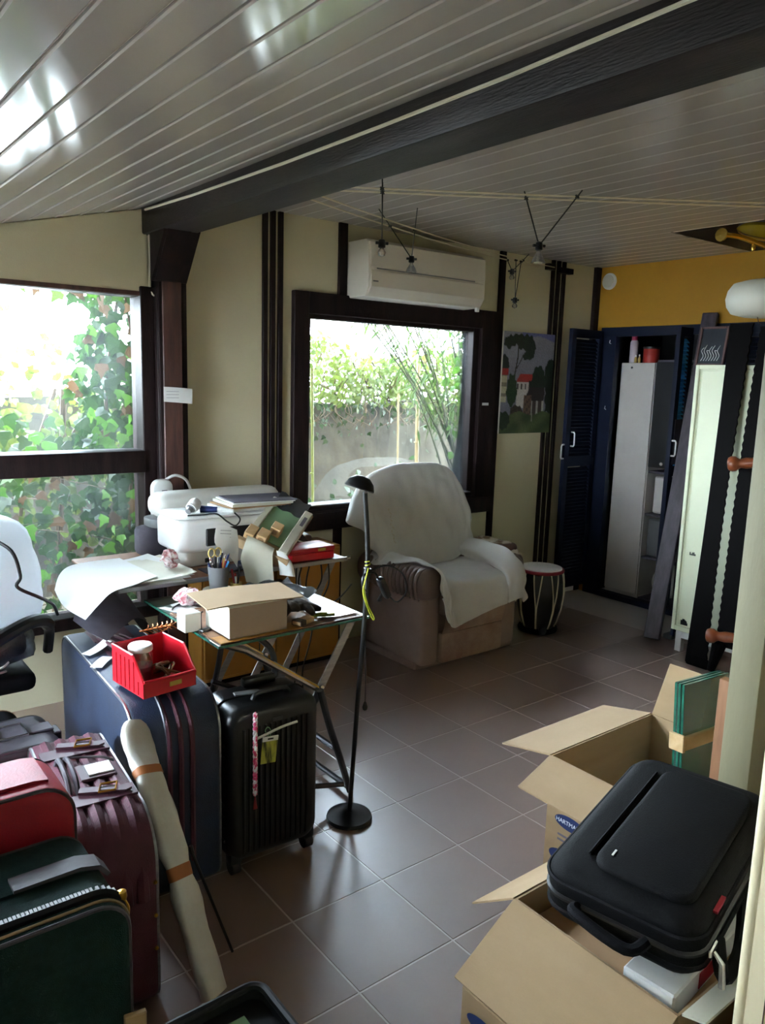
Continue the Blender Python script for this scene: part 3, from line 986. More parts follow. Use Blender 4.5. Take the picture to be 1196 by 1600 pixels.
# oil painting: canvas with a landscape of houses and tall trees
pnt = thing('painting', 'unframed oil painting of red-roofed houses and tall trees beside the window', 'painting', (4.12, 3.69, 1.22))
build('canvas', MB().bx(3.865, 4.385, YW - 0.022, YW - 0.001, 1.225, 1.905, 0.002), M['canvas'], pnt)
def mixc(a, b, t):
    return tuple(a[i] + (b[i] - a[i]) * t for i in range(3))
def paint(u, v, rg):
    n1 = rg.random()
    c = mixc((150, 148, 160), (125, 124, 138), v * 2 + 0.15 * math.sin(u * 9 + v * 14))
    if v < 0.06 + 0.03 * math.sin(u * 7) and u > 0.35:
        c = (110, 112, 165)
    def blob(cx, cy, rx, ry, col, j=0.25):
        nonlocal c
        d = ((u - cx) / rx) ** 2 + ((v - cy) / ry) ** 2
        if d < 1 + j * math.sin(u * 60 + cy * 9) * math.sin(v * 50) :
            c = mixc(col, (col[0] * .6, col[1] * .6, col[2] * .6), n1)
    g1, g2 = (38, 52, 36), (34, 46, 34)
    blob(.03, .32, .09, .09, g2)
    for cx, cy, rx, ry in ((.12, .1, .13, .05), (.3, .07, .2, .05), (.45, .08, .12, .06), (.1, .12, .07, .05), (.5, .13, .1, .07), (.38, .12, .12, .05), (.52, .2, .09, .06), (.45, .23, .07, .04), (.57, .14, .05, .05)):
        blob(cx, cy, rx, ry, g1, .4)
    tx = .26 + .03 * math.sin(v * 9)
    if .1 < v < .55 and abs(u - tx) < .012: c = (48, 44, 40)
    if .2 < v < .36 and abs(u - (.27 + (.36 - v) * .9)) < .008: c = (52, 46, 42)
    if v > .36 and v < .42 and u < .12: c = (160, 44, 40)
    if .42 <= v < .69 and u < .1: c = (176, 168, 140) if int(v * 30) % 3 else (120, 112, 96)
    if .41 < v < .485 and .31 - (v - .41) * 1 + .04 < u < .68: c = (158, 46, 42)
    if .485 <= v < .75 and .30 < u < .56: c = (186, 180, 176) if not (.5 < v < .56 and int(u * 40) % 3 == 0) else (70, 60, 60)
    blob(.2, .57, .1, .16, (46, 70, 40))
    blob(.72, .43, .12, .11, (36, 58, 38)); blob(.7, .52, .17, .1, (30, 48, 34)); blob(.95, .42, .12, .17, (36, 54, 40)); blob(1.0, .6, .14, .25, (28, 40, 30))
    if .54 < v < .67 and .5 - (v - .54) * .8 + .05 < u < .86 - abs(v - .6) * .3: c = (44, 34, 36)
    if .62 < v < .82 and .44 < u < .60: c = (108, 84, 68) if (int(v * 40) + int(u * 30)) % 3 else (80, 60, 52)
    if .67 <= v < .82 and .6 <= u < .85: c = (70, 58, 54) if int(u * 26) % 3 else (170, 166, 158)
    blob(.3, .78, .12, .06, (74, 60, 54))
    gl = .80 + .02 * math.sin(u * 13)
    if v > gl:
        c = mixc((84, 96, 58), (58, 74, 44), .5 + .5 * math.sin(u * 11 + v * 25)); c = mixc(c, (110, 108, 78), max(0, .5 - abs(u - .3 - (v - .8)) * 4))
    if .8 < v < .88 and abs(u - .62) < .012: c = (150, 146, 132)
    blob(.07, .87, .12, .09, (40, 58, 36))
    k = .92 + .16 * rg.random()
    return tuple(min(1, (x_ * k / 255)) for x_ in c)
nu, nv = 96, 124
mb = MB()
mb.sheet([[(3.872 + (4.385 - 3.872) * i / nu, YW - 0.0232, 1.905 - 0.68 * j / nv) for i in range(nu + 1)] for j in range(nv + 1)])
pf = build('picture', mb, M['vpaint'], pnt, 0)
ca = pf.data.color_attributes.new('paint', 'FLOAT_COLOR', 'POINT')
rg = random.Random(3)
for j in range(nv + 1):
    for i in range(nu + 1):
        c = paint(i / nu, j / nv, rg)
        ca.data[j * (nu + 1) + i].color = tuple((q / 12.92 if q <= 0.04045 else ((q + 0.055) / 1.055) ** 2.4) for q in c) + (1.0,)

# two pairs of bare cables with small lamps
def cable(lab, a, b, sag, off):
    mb = MB()
    for s in (-1, 1):
        o = Vector(off) * s
        p = [Vector(a).lerp(Vector(b), t / 16) + o + Vector((0, 0, -sag * 4 * (t / 16) * (1 - t / 16))) for t in range(17)]
        mb.tube(p, 0.0035, 6)
    return one('lamp_cable', mb, M['rope'], lab, 'cable', 'paired lamp cables under the flat ceiling')
CA0, CA1 = Vector((1.60, 2.915, 2.315)), Vector((4.845, 0.35, 2.315))
CB0, CB1 = Vector((1.60, 2.80, 2.31)), Vector((4.30, 3.70, 2.352))
cable('pair of thin pale cables running from the beam to the right, far across the ceiling', CA0, CA1, 0.02, (0.02, 0.025, 0))
cable('pair of thin pale cables running from the beam to the batten beside the painting', CB0, CB1, 0.03, (-0.012, 0.036, 0))
def cpt(a, b, t, sag):
    return a.lerp(b, t) + Vector((0, 0, -sag * 4 * t * (1 - t)))
def spot(lab, p0, p1, sock, bulb_kind, up=0.04, blen=0.045):
    p0, p1, sock = Vector(p0), Vector(p1), Vector(sock)
    t = thing('cable_spot', lab, 'lamp', sock - Vector((0, 0, 0.07)), 'small lamps hung from the cables')
    for p in (p0, p1):
        d = (p - sock).normalized()
        build('rod', MB().tube([sock + d * 0.01, p + d * up], 0.0028, 6), M['black'], t)
        build('clip', MB().tube([p + Vector((-0.008, 0, 0)), p + Vector((0.008, 0, 0))], 0.007, 8), M['black'], t)
    build('socket', MB().lathe([(0.006, 0.016), (0.013, 0.012), (0.015, 0.0), (0.015, -0.016), (0.009, -0.02)], sock, 14).tube([sock + Vector((-0.024, 0.01, 0)), sock + Vector((0.024, -0.01, 0))], 0.006, 8), M['black'], t)
    if bulb_kind == 'reflector':
        build('bulb', MB().lathe([(0.008, -0.02), (0.010, -0.028), (0.022, -0.046), (0.029, -0.066), (0.027, -0.066), (0.010, -0.034)], sock, 18), M['bulb'], t)
    else:
        build('bulb', MB().lathe([(0.007, -0.02), (0.013, -0.026), (0.018, -0.036), (0.014, -0.048), (0.0, -0.053)], sock, 16), M['bulb'], t)
    return t
# positions along the cables
def near(a, b, px, sag):
    return cpt(a, b, px, sag)
a1 = cpt(CA0, CA1, 0.122, 0.02)
spot('clear bulb in a black socket, hanging leftmost of the cable lamps before the air conditioner', a1 + Vector((0.02, 0.025, 0)), a1 + Vector((-0.02, -0.025, 0)), a1 + Vector((0.005, 0.0, -0.20)), 'small')
b1 = cpt(CB0, CB1, 0.315, 0.03); b1b = cpt(CB0, CB1, 0.36, 0.03)
spot('open reflector bulb on slanting black rods, before the middle of the air conditioner', b1 + Vector((-0.01, 0.03, 0)), b1b + Vector((0.01, -0.03, 0)), b1b + Vector((0.02, 0.0, -0.135)), 'reflector', 0.10)
a2 = cpt(CA0, CA1, 0.262, 0.02); a2b = cpt(CA0, CA1, 0.308, 0.02)
spot('lamp on the widest V of black rods, hanging from the cables that cross the ceiling', a2 + Vector((0.02, 0.025, 0)), a2b + Vector((-0.02, -0.025, 0)), a2.lerp(a2b, 0.3) + Vector((0, 0, -0.185)), 'reflector', 0.03)
b2 = cpt(CB0, CB1, 0.79, 0.03); b2b = cpt(CB0, CB1, 0.815, 0.03)
spot('tiny lamp hanging just above the painting, the upper of two on the short cables', b2 + Vector((-0.01, 0.036, 0)), b2b + Vector((0.01, -0.036, 0)), b2 + Vector((0.0, 0, -0.07)), 'small', 0.06)
b3 = cpt(CB0, CB1, 0.835, 0.03)
spot('tiny lamp low over the painting, on the longest rods of the short cables', b2 + Vector((0.03, 0.0, 0)), b3 + Vector((0.0, 0.0, 0)), b2 + Vector((0.04, 0, -0.24)), 'small', 0.0)

# brass bar lamp and white pendant at the right edge
bl = thing('bar_lamp', 'brass bar lamp with yellow glass shade under the dark ceiling opening', 'lamp', (3.7, 1.99, 2.2))
c0 = Vector((3.50, 2.006, 2.262))
build('bar', MB().tube(cr_interp([c0, c0 + Vector((0.10, -0.02, 0.004)), c0 + Vector((0.2, -0.05, -0.012)), c0 + Vector((0.42, -0.12, -0.06))], 5), 0.012, 10), M['brass'], bl)
build('end_cap', MB().lathe([(0.0, -0.008), (0.028, -0.006), (0.03, 0.0), (0.028, 0.006), (0.0, 0.008)], n=18, Mx=T(c0.x, c0.y, c0.z, 0, 0, PI / 2)), M['brass'], bl)
build('knob', MB().lathe([(0.008, 0), (0.012, -0.012), (0.008, -0.03), (0.0, -0.034)], c0 + Vector((0.2, -0.05, -0.02)), 12), M['brass'], bl)
build('shade', MB().ball(c0 + Vector((0.30, -0.06, 0.045)), (0.22, 0.10, 0.035), 20, 10), M['yellowglass'], bl)
build('stem', MB().tube([c0 + Vector((0.3, -0.05, 0.07)), Vector((c0.x + 0.3, c0.y - 0.05, ZC))], 0.01, 8), M['brass'], bl)
pl = thing('pendant_lamp', 'white rounded glass pendant lamp hanging at the right edge above the dark saws', 'lamp', (3.55, 1.73, 2.0))
pc_ = Vector((3.55, 1.765, 1.968))
prof = [(0.0, 0.078), (0.12, 0.076), (0.165, 0.064), (0.185, 0.035), (0.192, 0.0), (0.185, -0.035), (0.165, -0.064), (0.12, -0.076), (0.0, -0.078)]
build('shade', MB().lathe(prof, pc_, 28), M['opal'], pl, 60)
build('cord', MB().tube([pc_ + Vector((0, 0, 0.07)), Vector((pc_.x, pc_.y, ZC))], 0.0025, 6), M['brass'], pl)
build('pull_cord', MB().tube([pc_ + Vector((-.02, 0.05, -0.07)), pc_ + Vector((0, 0.05, -0.1)), pc_ + Vector((0.03, 0.05, -0.105))], 0.002, 5), M['brown'], pl)

# ------------------------------------------------------------------ cupboards at the right
def handle(parent, c, along, out, L=0.10, d=0.03):
    c, along, out = Vector(c), Vector(along), Vector(out)
    p = [c - along * L / 2, c - along * L / 2 + out * d, c + along * L / 2 + out * d, c + along * L / 2]
    q = [p[0], p[0].lerp(p[1], .8), p[1].lerp(p[2], .1), p[1].lerp(p[2], .9), p[2].lerp(p[3], .2), p[3]]
    return build('handle', MB().tube(q, 0.006, 8), M['white'], parent)
def louvre_door(n, Mx, w, z0=0.07, z1=1.955, top=None, cut=None, slatmat='navy'):
    # local: x across, y thickness (0 .. 0.03), z up
    d = struct('door_%d' % n, MB(Mx).bx(0, 0.045, 0, 0.03, z0, z1).bx(w - 0.045, w, 0, 0.03, z0, z1).bx(0.045, w - 0.045, 0, 0.03, z0, z0 + 0.09).bx(0.045, w - 0.045, 0, 0.03, z1 - 0.06, z1)
               .bx(0.045, w - 0.045, 0, 0.03, 0.98, 1.05), M['navy'])
    for a, b, mt in ((z0 + 0.09, 0.98, 'navy'), (1.05, z1 - 0.06, slatmat)):
        mb = MB(Mx)
        z = a + 0.012
        while z < b - 0.005:
            mb.add([(0.045, 0.004, z - 0.012), (w - 0.045, 0.004, z - 0.012), (w - 0.045, 0.026, z + 0.012), (0.045, 0.026, z + 0.012),
                    (0.045, 0.004, z - 0.006), (w - 0.045, 0.004, z - 0.006), (w - 0.045, 0.026, z + 0.018), (0.045, 0.026, z + 0.018)],
                   [(0, 1, 2, 3), (4, 7, 6, 5), (0, 4, 5, 1), (2, 6, 7, 3)])
            z += 0.026
        s = build('slats', mb, M[mt], d, 0)
        s['kind'] = 'stuff'
    return d
dl = louvre_door(2, T(4.475, 3.60, 0), 0.345)
handle(dl, (4.535, 3.60, 1.18), (0, 0, 1), (0, -1, 0))
handle(dl, (4.478, 3.61, 1.09), (0, 0, 1), (-1, 0, 0))
dr = louvre_door(3, T(4.69, 2.9, 0), 0.16, slatmat='blue')
handle(dr, (4.70, 2.90, 1.17), (0, 0, 1), (0, -1, 0))
build('lower_panel', MB().bx(4.715, 4.83, 2.897, 2.902, 1.06, 1.36), M['plumwood'], dr)
dc = louvre_door(4, T(4.84, 2.86, 0, -PI / 2), 0.78)
dj = struct('trim_11', MB().bx(4.835, 4.88, 3.50, 3.63, 0.04, 1.93).bx(4.835, 4.88, 2.05, 3.63, 1.915, 1.98).bx(4.835, 4.90, 2.86, 3.63, 0.0, 0.04), M['navy'])
for z in (1.87, 1.40):
    build('hook', MB().tube([(4.83, 3.545, z + 0.02), (4.825, 3.545, z), (4.82, 3.53, z - 0.005)], 0.003, 6), M['white'], dj)

wc = thing('white_cabinet', 'tall white laminate cabinet standing inside the open blue cupboard', 'cabinet', (5.2, 3.38, 0))
build('body', MB().bx(4.965, 5.45, 3.235, 3.52, 0.0, 1.735), M['cabwhite'], wc)
build('door', MB().bx(4.948, 4.963, 3.24, 3.515, 0.05, 1.733, 0.002), M['cabwhite'], wc)
build('keyhole', MB().lathe([(0.008, 0), (0.008, 0.004), (0.0, 0.004)], n=12, Mx=T(4.949, 3.425, 1.70, 0, 0, -PI / 2)), M['gunmetal'], wc)
dk = thing('shelf_unit', 'dark shelf unit in the cupboard right of the white cabinet', 'shelves', (5.2, 3.07, 0))
build('side', MB().bx(4.96, 5.5, 2.93, 2.945, 0.0, 1.77), M['black'], dk)
build('door', MB().bx(4.955, 4.97, 3.05, 3.23, 1.0, 1.74), M['black'], dk)
build('knob', MB().ball((4.945, 3.12, 1.03), 0.012, 12, 8), M['offwhite'], dk)
for z in (0.03, 0.34, 0.66, 0.97, 1.755):
    build('shelf', MB().bx(4.97, 5.5, 2.945, 3.232, z - 0.015, z), M['greyfab'], dk)
one('storage_box', MB().bx(5.02, 5.4, 2.98, 3.21, 0.662, 0.93, 0.01), M['cabwhite'], 'pale box on the upper of the dark cupboard shelves', 'box')
one('storage_box', MB().bx(5.0, 5.4, 2.97, 3.22, 0.342, 0.62, 0.01), M['grey'], 'grey box on the middle of the dark cupboard shelves', 'box')
bag_ = MB().ball((5.15, 3.09, 0.15), (0.15, 0.12, 0.12), 16, 10)
one('cloth_bundle', bag_, M['offwhite'], 'crumpled pale cloth bundle on the lowest cupboard shelf', 'bundle')
cn = thing('spray_can', 'tall pale spray can with pink cap on top of the white cabinet', 'can', (5.02, 3.47, 1.735))
build('can', MB().lathe([(0.028, 0.0), (0.029, 0.01), (0.029, 0.15), (0.02, 0.165)], (5.02, 3.47, 1.735), 18), M['spray'], cn)
build('cap', MB().lathe([(0.022, 0.16), (0.022, 0.20), (0.0, 0.205)], (5.02, 3.47, 1.735), 18), M['pinkcap'], cn)
rt = thing('red_tin', 'red tin with dark lid on top of the white cabinet beside the spray can', 'tin', (5.05, 3.36, 1.735))
build('tin', MB().lathe([(0.055, 0.0), (0.057, 0.005), (0.057, 0.10), (0.055, 0.104)], (5.06, 3.35, 1.735), 20), M['redbox'], rt)
build('lid', MB().lathe([(0.059, 0.10), (0.059, 0.115), (0.0, 0.118)], (5.06, 3.35, 1.735), 20), M['black'], rt)
for q, (yy, hh, lab) in enumerate(((3.425, 0.055, 'small pale bottle on the white cabinet left of the red tin'), (3.395, 0.06, 'small pale bottle on the white cabinet before the red tin'))):
    bt = thing('small_bottle', lab, 'bottle', (4.985, yy, 1.735))
    build('bottle', MB().lathe([(0.010, 0), (0.011, 0.03), (0.006, 0.04), (0.005, hh - 0.01)], (4.985, yy, 1.735), 12), M['amber'], bt)
    build('cap', MB().lathe([(0.007, hh - 0.012), (0.007, hh), (0, hh)], (4.985, yy, 1.735), 10), M['white'], bt)

# leaning plank
u = Vector((4.80 - 4.245, 2.83 - 2.635, 2.04)).normalized()
pk = MB(frame((4.245, 2.635, 0.004), Vector((-0.25, 1, 0)), u)).bx(-0.048, 0.048, 0.01, 2.12, -0.02, 0.02, 0.004, 1)
pko = one('leaning_plank', pk, M['plumwood'], 'long purple-brown plank leaning against the cupboard front', 'plank')
sc_ = MB(frame((4.245, 2.635, 0.004), Vector((-0.25, 1, 0)), u))
for q in range(7):
    sc_.lathe([(0.006, 0), (0.006, 0.003), (0, 0.003)], (0.02 * (-1) ** q, 0.25 + 0.27 * q, 0.0195), 8)
build('screw_head', sc_, M['gunmetal'], pko)
sb = thing('blue_folding_frame', 'narrow blue folding frame leaning between the plank and the cream locker', 'frame', (4.42, 2.62, 0))
for q in (0, 1):
    build('rail', MB().tube([(4.38 + 0.08 * q, 2.58 + 0.03 * q, 0.02), (4.58 + 0.08 * q, 2.62 + 0.03 * q, 1.15)], 0.014, 8), M['navy' if q else 'ink'], sb)
for z in (0.35, 0.6, 0.85):
    x_ = 4.38 + 0.2 * z / 1.13
    build('rung', MB().tube([(x_, 2.58 + 0.04 * z, z), (x_ + 0.08, 2.61 + 0.04 * z, z)], 0.008, 8), M['steel'], sb)
build('foot', MB().bx(4.36, 4.50, 2.57, 2.63, 0.0, 0.03, 0.005), M['grey'], sb)

# cream locker
lk = thing('metal_locker', 'tall cream metal locker standing behind the dark saws', 'locker', (4.4, 2.2, 0))
build('body', MB().bx(4.215, 4.62, 1.90, 2.485, 0.13, 1.70, 0.004), M['locker'], lk)
rim = MB()
for a, b, c, d in ((2.462, 2.485, 0.13, 1.70), (1.90, 1.923, 0.13, 1.70), (1.923, 2.462, 1.675, 1.70), (1.923, 2.462, 0.13, 0.16)):
    rim.bx(4.20, 4.216, a, b, c, d, 0.003)
build('rim', rim, M['locker'], lk)
build('door', MB().bx(4.205, 4.216, 1.93, 2.445, 0.168, 1.668, 0.003), M['locker'], lk)
for y_ in (1.93, 2.44):
    build('foot', MB().bx(4.215, 4.255, y_ - 0.02, y_ + 0.02, 0.0, 0.13, 0.003).bx(4.215, 4.255, y_ - 0.018, y_ + 0.018, -0.0, 0.008), M['white'], lk)
build('skirt', MB().bx(4.215, 4.24, 1.95, 2.42, 0.085, 0.13), M['white'], lk)
mk = MB()
rg = random.Random(5)
for q in range(9):
    y_ = 2.35 + 0.07 * rg.random()
    mk.bx(4.2035, 4.2055, y_, y_ + 0.012, 0.172, 0.18 + 0.03 * rg.random())
for q in range(5):
    mk.bx(4.2035, 4.2055, 2.375 + q * 0.008, 2.381 + q * 0.008, 0.60, 0.606 + 0.015 * rg.random())
build('tape_scrap', mk, M['blackink'], lk)
sq = MB()
sq.tube(cr_interp([(4.204, 2.165, 0.66), (4.204, 2.155, 0.69), (4.204, 2.148, 0.67), (4.204, 2.156, 0.645)], 5), 0.0018, 5)
sq.tube([(4.204, 2.17, 0.56), (4.204, 2.145, 0.555), (4.204, 2.155, 0.47), (4.204, 2.17, 0.56)], 0.0018, 5)
build('pen_mark', sq, M['blackink'], lk)
# framed picture on the locker
fp = thing('framed_picture', 'small dark framed picture with white strokes on top of the locker', 'picture', (4.5, 2.53, 1.70))
Fm = frame((4.50, 2.575, 1.702), (0, -1, 0), (0.15, 0, 1))
build('frame', ring(MB(Fm @ Matrix(((1, 0, 0, 0), (0, 0, 1, 0), (0, -1, 0, 0), (0, 0, 0, 1)))), (-0.09, 0.09, 0, 0.235), (-0.077, 0.077, 0.013, 0.222), -0.012, 0.006, 0.002), M['leather'], fp)
build('picture', MB(Fm).bx(-0.078, 0.078, 0.012, 0.223, -0.004, 0.004), M['slate'], fp)
stq = MB(Fm)
for q in range(7):
    x_ = -0.06 + q * 0.017
    stq.tube(cr_interp([(x_, 0.03, 0.0052), (x_ + 0.012, 0.06, 0.0052), (x_ - 0.004, 0.09, 0.0052), (x_ + 0.01, 0.11 + 0.02 * math.sin(q * 2.2), 0.0052)], 4), 0.0022, 4)
build('white_stroke', stq, M['white'], fp)

# two old saw blades
def saw(lab, yl, yr, z0, z1, teeth_left, X0, X1, taper):
    t = thing('saw_blade', lab, 'saw', (X0, (yl + yr) / 2, 0.0), 'old saw blades against the locker')
    n = 78
    lft, rgt_ = [], []
    for i in range(n + 1):
        z = z0 + (z1 - z0) * i / n
        w = (0.006 if i % 2 else 0.0)
        bow = taper * math.sin(PI * i / n)
        lft.append((yl + bow * 0.5 - (w if teeth_left else 0), z))
        rgt_.append((yr - bow + (w if not teeth_left else 0), z))
    poly = [(y_, z) for y_, z in lft] + [(y_, z) for y_, z in reversed(rgt_)]
    mb = MB()
    vs, fs = [], []
    k = n + 1
    for off in (0.0, 0.012):
        for (ya, za), (yb, zb) in zip(lft, rgt_):
            xx = X0 + (X1 - X0) * za / 2.0
            vs += [(xx + off, ya, za), (xx + off, yb, zb)]
    for i in range(n):
        a = 2 * i
        fs += [(a, a + 1, a + 3, a + 2), (2 * k + a, 2 * k + a + 2, 2 * k + a + 3, 2 * k + a + 1), (a, a + 2, 2 * k + a + 2, 2 * k + a), (a + 1, 2 * k + a + 1, 2 * k + a + 3, a + 3)]
    fs += [(0, 2 * k, 2 * k + 1, 1), (2 * n, 2 * n + 1, 2 * k + 2 * n + 1, 2 * k + 2 * n)]
    mb.add(vs, fs)
    build('blade', mb, M['sawm'], t, 20)
    return t
def grip(t, c, d, L):
    c, d = Vector(c), Vector(d).normalized()
    prof = [(0, 0.024), (0.004, 0.034), (0.02, 0.042), (0.04, 0.040), (0.055, 0.028), (0.065, 0.024), (L * 0.6, 0.03), (L, 0.026)]
    build('handle', MB().tube([c + d * s for s, r in prof], [r for s, r in prof], 16), M['turned'], t)
s1 = saw('wide blackened saw blade leaning on the locker, left of the pair', 2.295, 2.165, 0.012, 1.92, False, 4.06, 4.19, -0.02)
build('toe_plate', MB().bx(4.05, 4.07, 2.15, 2.29, 0.0, 0.06, 0.012, 2), M['sawm'], s1)
s2 = saw('blackened saw blade with round wooden grips, right of the pair', 2.125, 1.98, 0.16, 1.90, True, 4.05, 4.185, 0.02)
grip(s2, (4.05, 2.155, 1.17), (0.35, -1, 0.15), 0.15)
grip(s2, (4.0, 2.15, 0.22), (0.35, -1, 0.1), 0.16)
build('leg_end', MB().tube([(4.06, 2.10, 0.18), (4.05, 2.13, 0.01)], [0.04, 0.02], 10), M['sawm'], s2)

# painted post, strip of wood, panel edge at the right
struct('pillar.001', MB().bx(2.0, 2.12, 0.915, 1.0, 0, 2.5, 0.006, 2), M['colm'])
pp = bpy.data.objects['pillar.001']
dn = MB()
for y_, z_ in ((0.93, 0.22), (0.945, 0.235), (0.96, 0.44), (0.993, 0.33), (0.993, 0.31), (0.94, 0.19)):
    dn.ball((1.999, y_, z_), (0.002, 0.003, 0.005), 8, 5)
build('dent', dn, M['sawm'], pp)
one('wood_strip', MB().bx(2.04, 2.07, 1.005, 1.045, 0.0, 0.77, 0.002), M['wood'], 'thin brown strip of wood standing behind the cream post', 'strip')
pe = thing('cream_cupboard', 'glossy cream cupboard with rounded edge at the near right corner', 'cupboard', (1.5, 0.4, 0))
prof = rrect(1.30, 2.0, 0.05, 0.568, (0.005, 0.005, 0.005, 0.02), 5)
build('body', MB().prism(prof, 0.0, 1.15, 'XY'), M['cream2'], pe)
build('edge_bead', MB().tube([(1.312, 0.563, 0.0), (1.312, 0.563, 1.15)], 0.014, 12), M['cream2'], pe)
build('door_line', MB().bx(1.2985, 1.301, 0.52, 0.522, 0.05, 1.1), M['brown'], pe)
build('shelf_line', MB().bx(1.2985, 1.301, 0.3, 0.52, 0.62, 0.622), M['brown'], pe)
# ------------------------------------------------------------------ armchair with its throw
CX, CY = 3.045, 3.32
ch = thing('armchair', 'taupe recliner armchair by the window, under a white throw', 'armchair', (CX, CY, 0))
A = T(CX, CY, 0)
build('base', MB(A).bx(-0.25, 0.25, -0.27, 0.24, 0.03, 0.32, 0.02, 2).bx(-0.385, 0.385, -0.26, 0.22, 0.0, 0.05, 0.01), M['suede'], ch)
build('seat_cushion', MB(A).bx(-0.245, 0.245, -0.31, 0.12, 0.29, 0.462, 0.05, 4), M['suede'], ch)
frp = MB(A)
rows = []
for j in range(13):
    z = 0.19 + 0.26 * j / 12
    rows.append([(-0.235 + 0.47 * i / 30, -0.302 - 0.028 * math.sin(PI * min(1, max(0, j / 12))) - 0.006 * math.sin(i * 1.35) * math.sin(PI * j / 12), z) for i in range(31)])
frp.sheet(rows, -0.04)
build('footrest', frp, M['suedeworn'], ch, 60)
build('front_panel', MB(A).bx(-0.238, 0.238, -0.312, -0.27, 0.03, 0.20, 0.012, 2), M['suedeworn'], ch)
for s in (-1, 1):
    mb = MB(A)
    o_x = -.03 if s > 0 else 0
    prof = rrect(min(s * .25, s * .385) + o_x, max(s * .25, s * .385) + o_x, 0.03, 0.50, 0.035, 4)
    mb.prism(prof, -0.305, 0.24, 'XZ', bev=0.025, seg=3)
    a_ = build('arm', mb, M['suede'], ch, 60)
    mb = MB(A)
    prof = rrect(min(s * .235, s * .425) + o_x, max(s * .235, s * .425) + o_x, 0.40, 0.58, 0.075, 7)
    mb.prism(prof, -0.325, 0.26, 'XZ', bev=0.04, seg=4)
    build('arm_pad', mb, M['pleat'], a_, 60)
    pl_ = MB(A)
    for q in range(11):
        y = -0.29 + q * 0.036
        pl_.tube(cr_interp([(s * .36 + o_x, y, 0.579), (s * .412 + o_x, y, 0.555), (s * .428 + o_x, y, 0.495), (s * .420 + o_x, y, 0.435), (s * .40 + o_x, y, 0.407)], 4), [0.004] * 3 + [0.011] * 11 + [0.004] * 3, 8)
    build('pleat', pl_, M['pleat'], a_, 60)
Bm = A @ T(0, 0.045, 0.40, 0, -math.radians(17.5))
mb = MB(Bm)
mb.prism(rrect(-0.33, 0.30, 0.0, 0.665, (0.05, 0.05, 0.17, 0.17), 7), 0.0, 0.10, 'XZ', bev=0.04, seg=4)
build('backrest', mb, M['suede'], ch, 60)
build('lumbar_pad', MB(Bm).prism(rrect(-0.27, 0.25, 0.03, 0.42, 0.08, 6), -0.02, 0.03, 'XZ', bev=0.02, seg=3), M['suede'], ch, 60)
build('recline_lever', MB(A).tube([(-0.39, 0.05, 0.33), (-0.405, 0.05, 0.33), (-0.41, -0.02, 0.42), (-0.41, -0.06, 0.50)], 0.01, 8), M['steel'], ch)

rows_back = [
 [(-.43, .325, .74), (-.42, .325, .80), (-.37, .325, .86), (-.17, .325, .80), (0, .325, .80), (.17, .325, .80), (.30, .325, .82), (.335, .325, .82), (.34, .325, .80)],
 [(-.47, .27, .76), (-.44, .265, .90), (-.35, .262, 1.005), (-.17, .265, 1.055), (0, .265, 1.06), (.16, .262, 1.052), (.275, .262, 1.01), (.325, .258, .94), (.335, .252, .88)],
 [(-.52, .215, .765), (-.47, .205, .85), (-.36, .20, .95), (-.17, .212, .975), (0, .216, .98), (.16, .212, .975), (.285, .20, .955), (.335, .19, .90), (.345, .185, .84)],
 [(-.46, .13, .70), (-.42, .125, .76), (-.35, .145, .82), (-.17, .165, .83), (0, .168, .83), (.16, .165, .83), (.285, .145, .82), (.335, .12, .78), (.35, .115, .72)],
 [(-.44, .06, .635), (-.41, .06, .665), (-.33, .085, .68), (-.18, .105, .67), (0, .108, .67), (.16, .103, .67), (.26, .085, .67), (.30, .07, .655), (.315, .07, .62)],
 [(-.41, .03, .60), (-.36, .02, .625), (-.28, .03, .57), (-.18, .055, .50), (0, .058, .49), (.15, .055, .495), (.22, .045, .53), (.265, .04, .57), (.285, .045, .56)],
]
rows_seat = [
 [(-.42, .16, .58), (-.34, .17, .650), (-.25, .15, .59), (-.21, .09, .49), (0, .08, .475), (.2, .09, .49), (.25, .15, .60), (.33, .17, .652), (.435, .16, .60)],
 [(-.43, .04, .595), (-.35, .03, .652), (-.25, .02, .61), (-.205, .02, .50), (0, .02, .488), (.2, .02, .505), (.245, .02, .63), (.335, .03, .668), (.443, .03, .60)],
 [(-.40, -.09, .625), (-.335, -.09, .652), (-.245, -.10, .61), (-.205, -.10, .50), (0, -.10, .492), (.2, -.10, .505), (.24, -.10, .63), (.335, -.09, .668), (.446, -.09, .575)],
 [(-.36, -.21, .645), (-.32, -.23, .650), (-.237, -.24, .60), (-.20, -.25, .495), (0, -.26, .487), (.2, -.25, .495), (.235, -.24, .60), (.335, -.24, .655), (.446, -.22, .53)],
 [(-.31, -.328, .625), (-.285, -.347, .59), (-.237, -.350, .49), (-.195, -.338, .470), (0, -.345, .465), (.195, -.338, .47), (.24, -.348, .55), (.34, -.350, .59), (.446, -.29, .43)],
 [(-.295, -.356, .50), (-.27, -.360, .40), (-.237, -.362, .345), (-.19, -.362, .34), (0, -.362, .37), (.195, -.362, .39), (.245, -.364, .40), (.345, -.362, .41), (.446, -.31, .33)],
 [(-.282, -.358, .42), (-.262, -.364, .31), (-.225, -.366, .255), (-.17, -.362, .250), (0, -.362, .288), (.195, -.362, .318), (.245, -.366, .322), (.345, -.362, .335), (.440, -.315, .285)],
]
rows_seat = [[(x_ - (.03 if j > 5 else 0), y_, z_ - (.055 if j in (0, 1, 2, 6, 7, 8) and z_ > .45 else 0)) for j, (x_, y_, z_) in enumerate(r)] for r in rows_seat]
rows_back[-1] = [(x_, y_, z_ - (.05 if j in (0, 1, 2) else 0)) for j, (x_, y_, z_) in enumerate(rows_back[-1])]
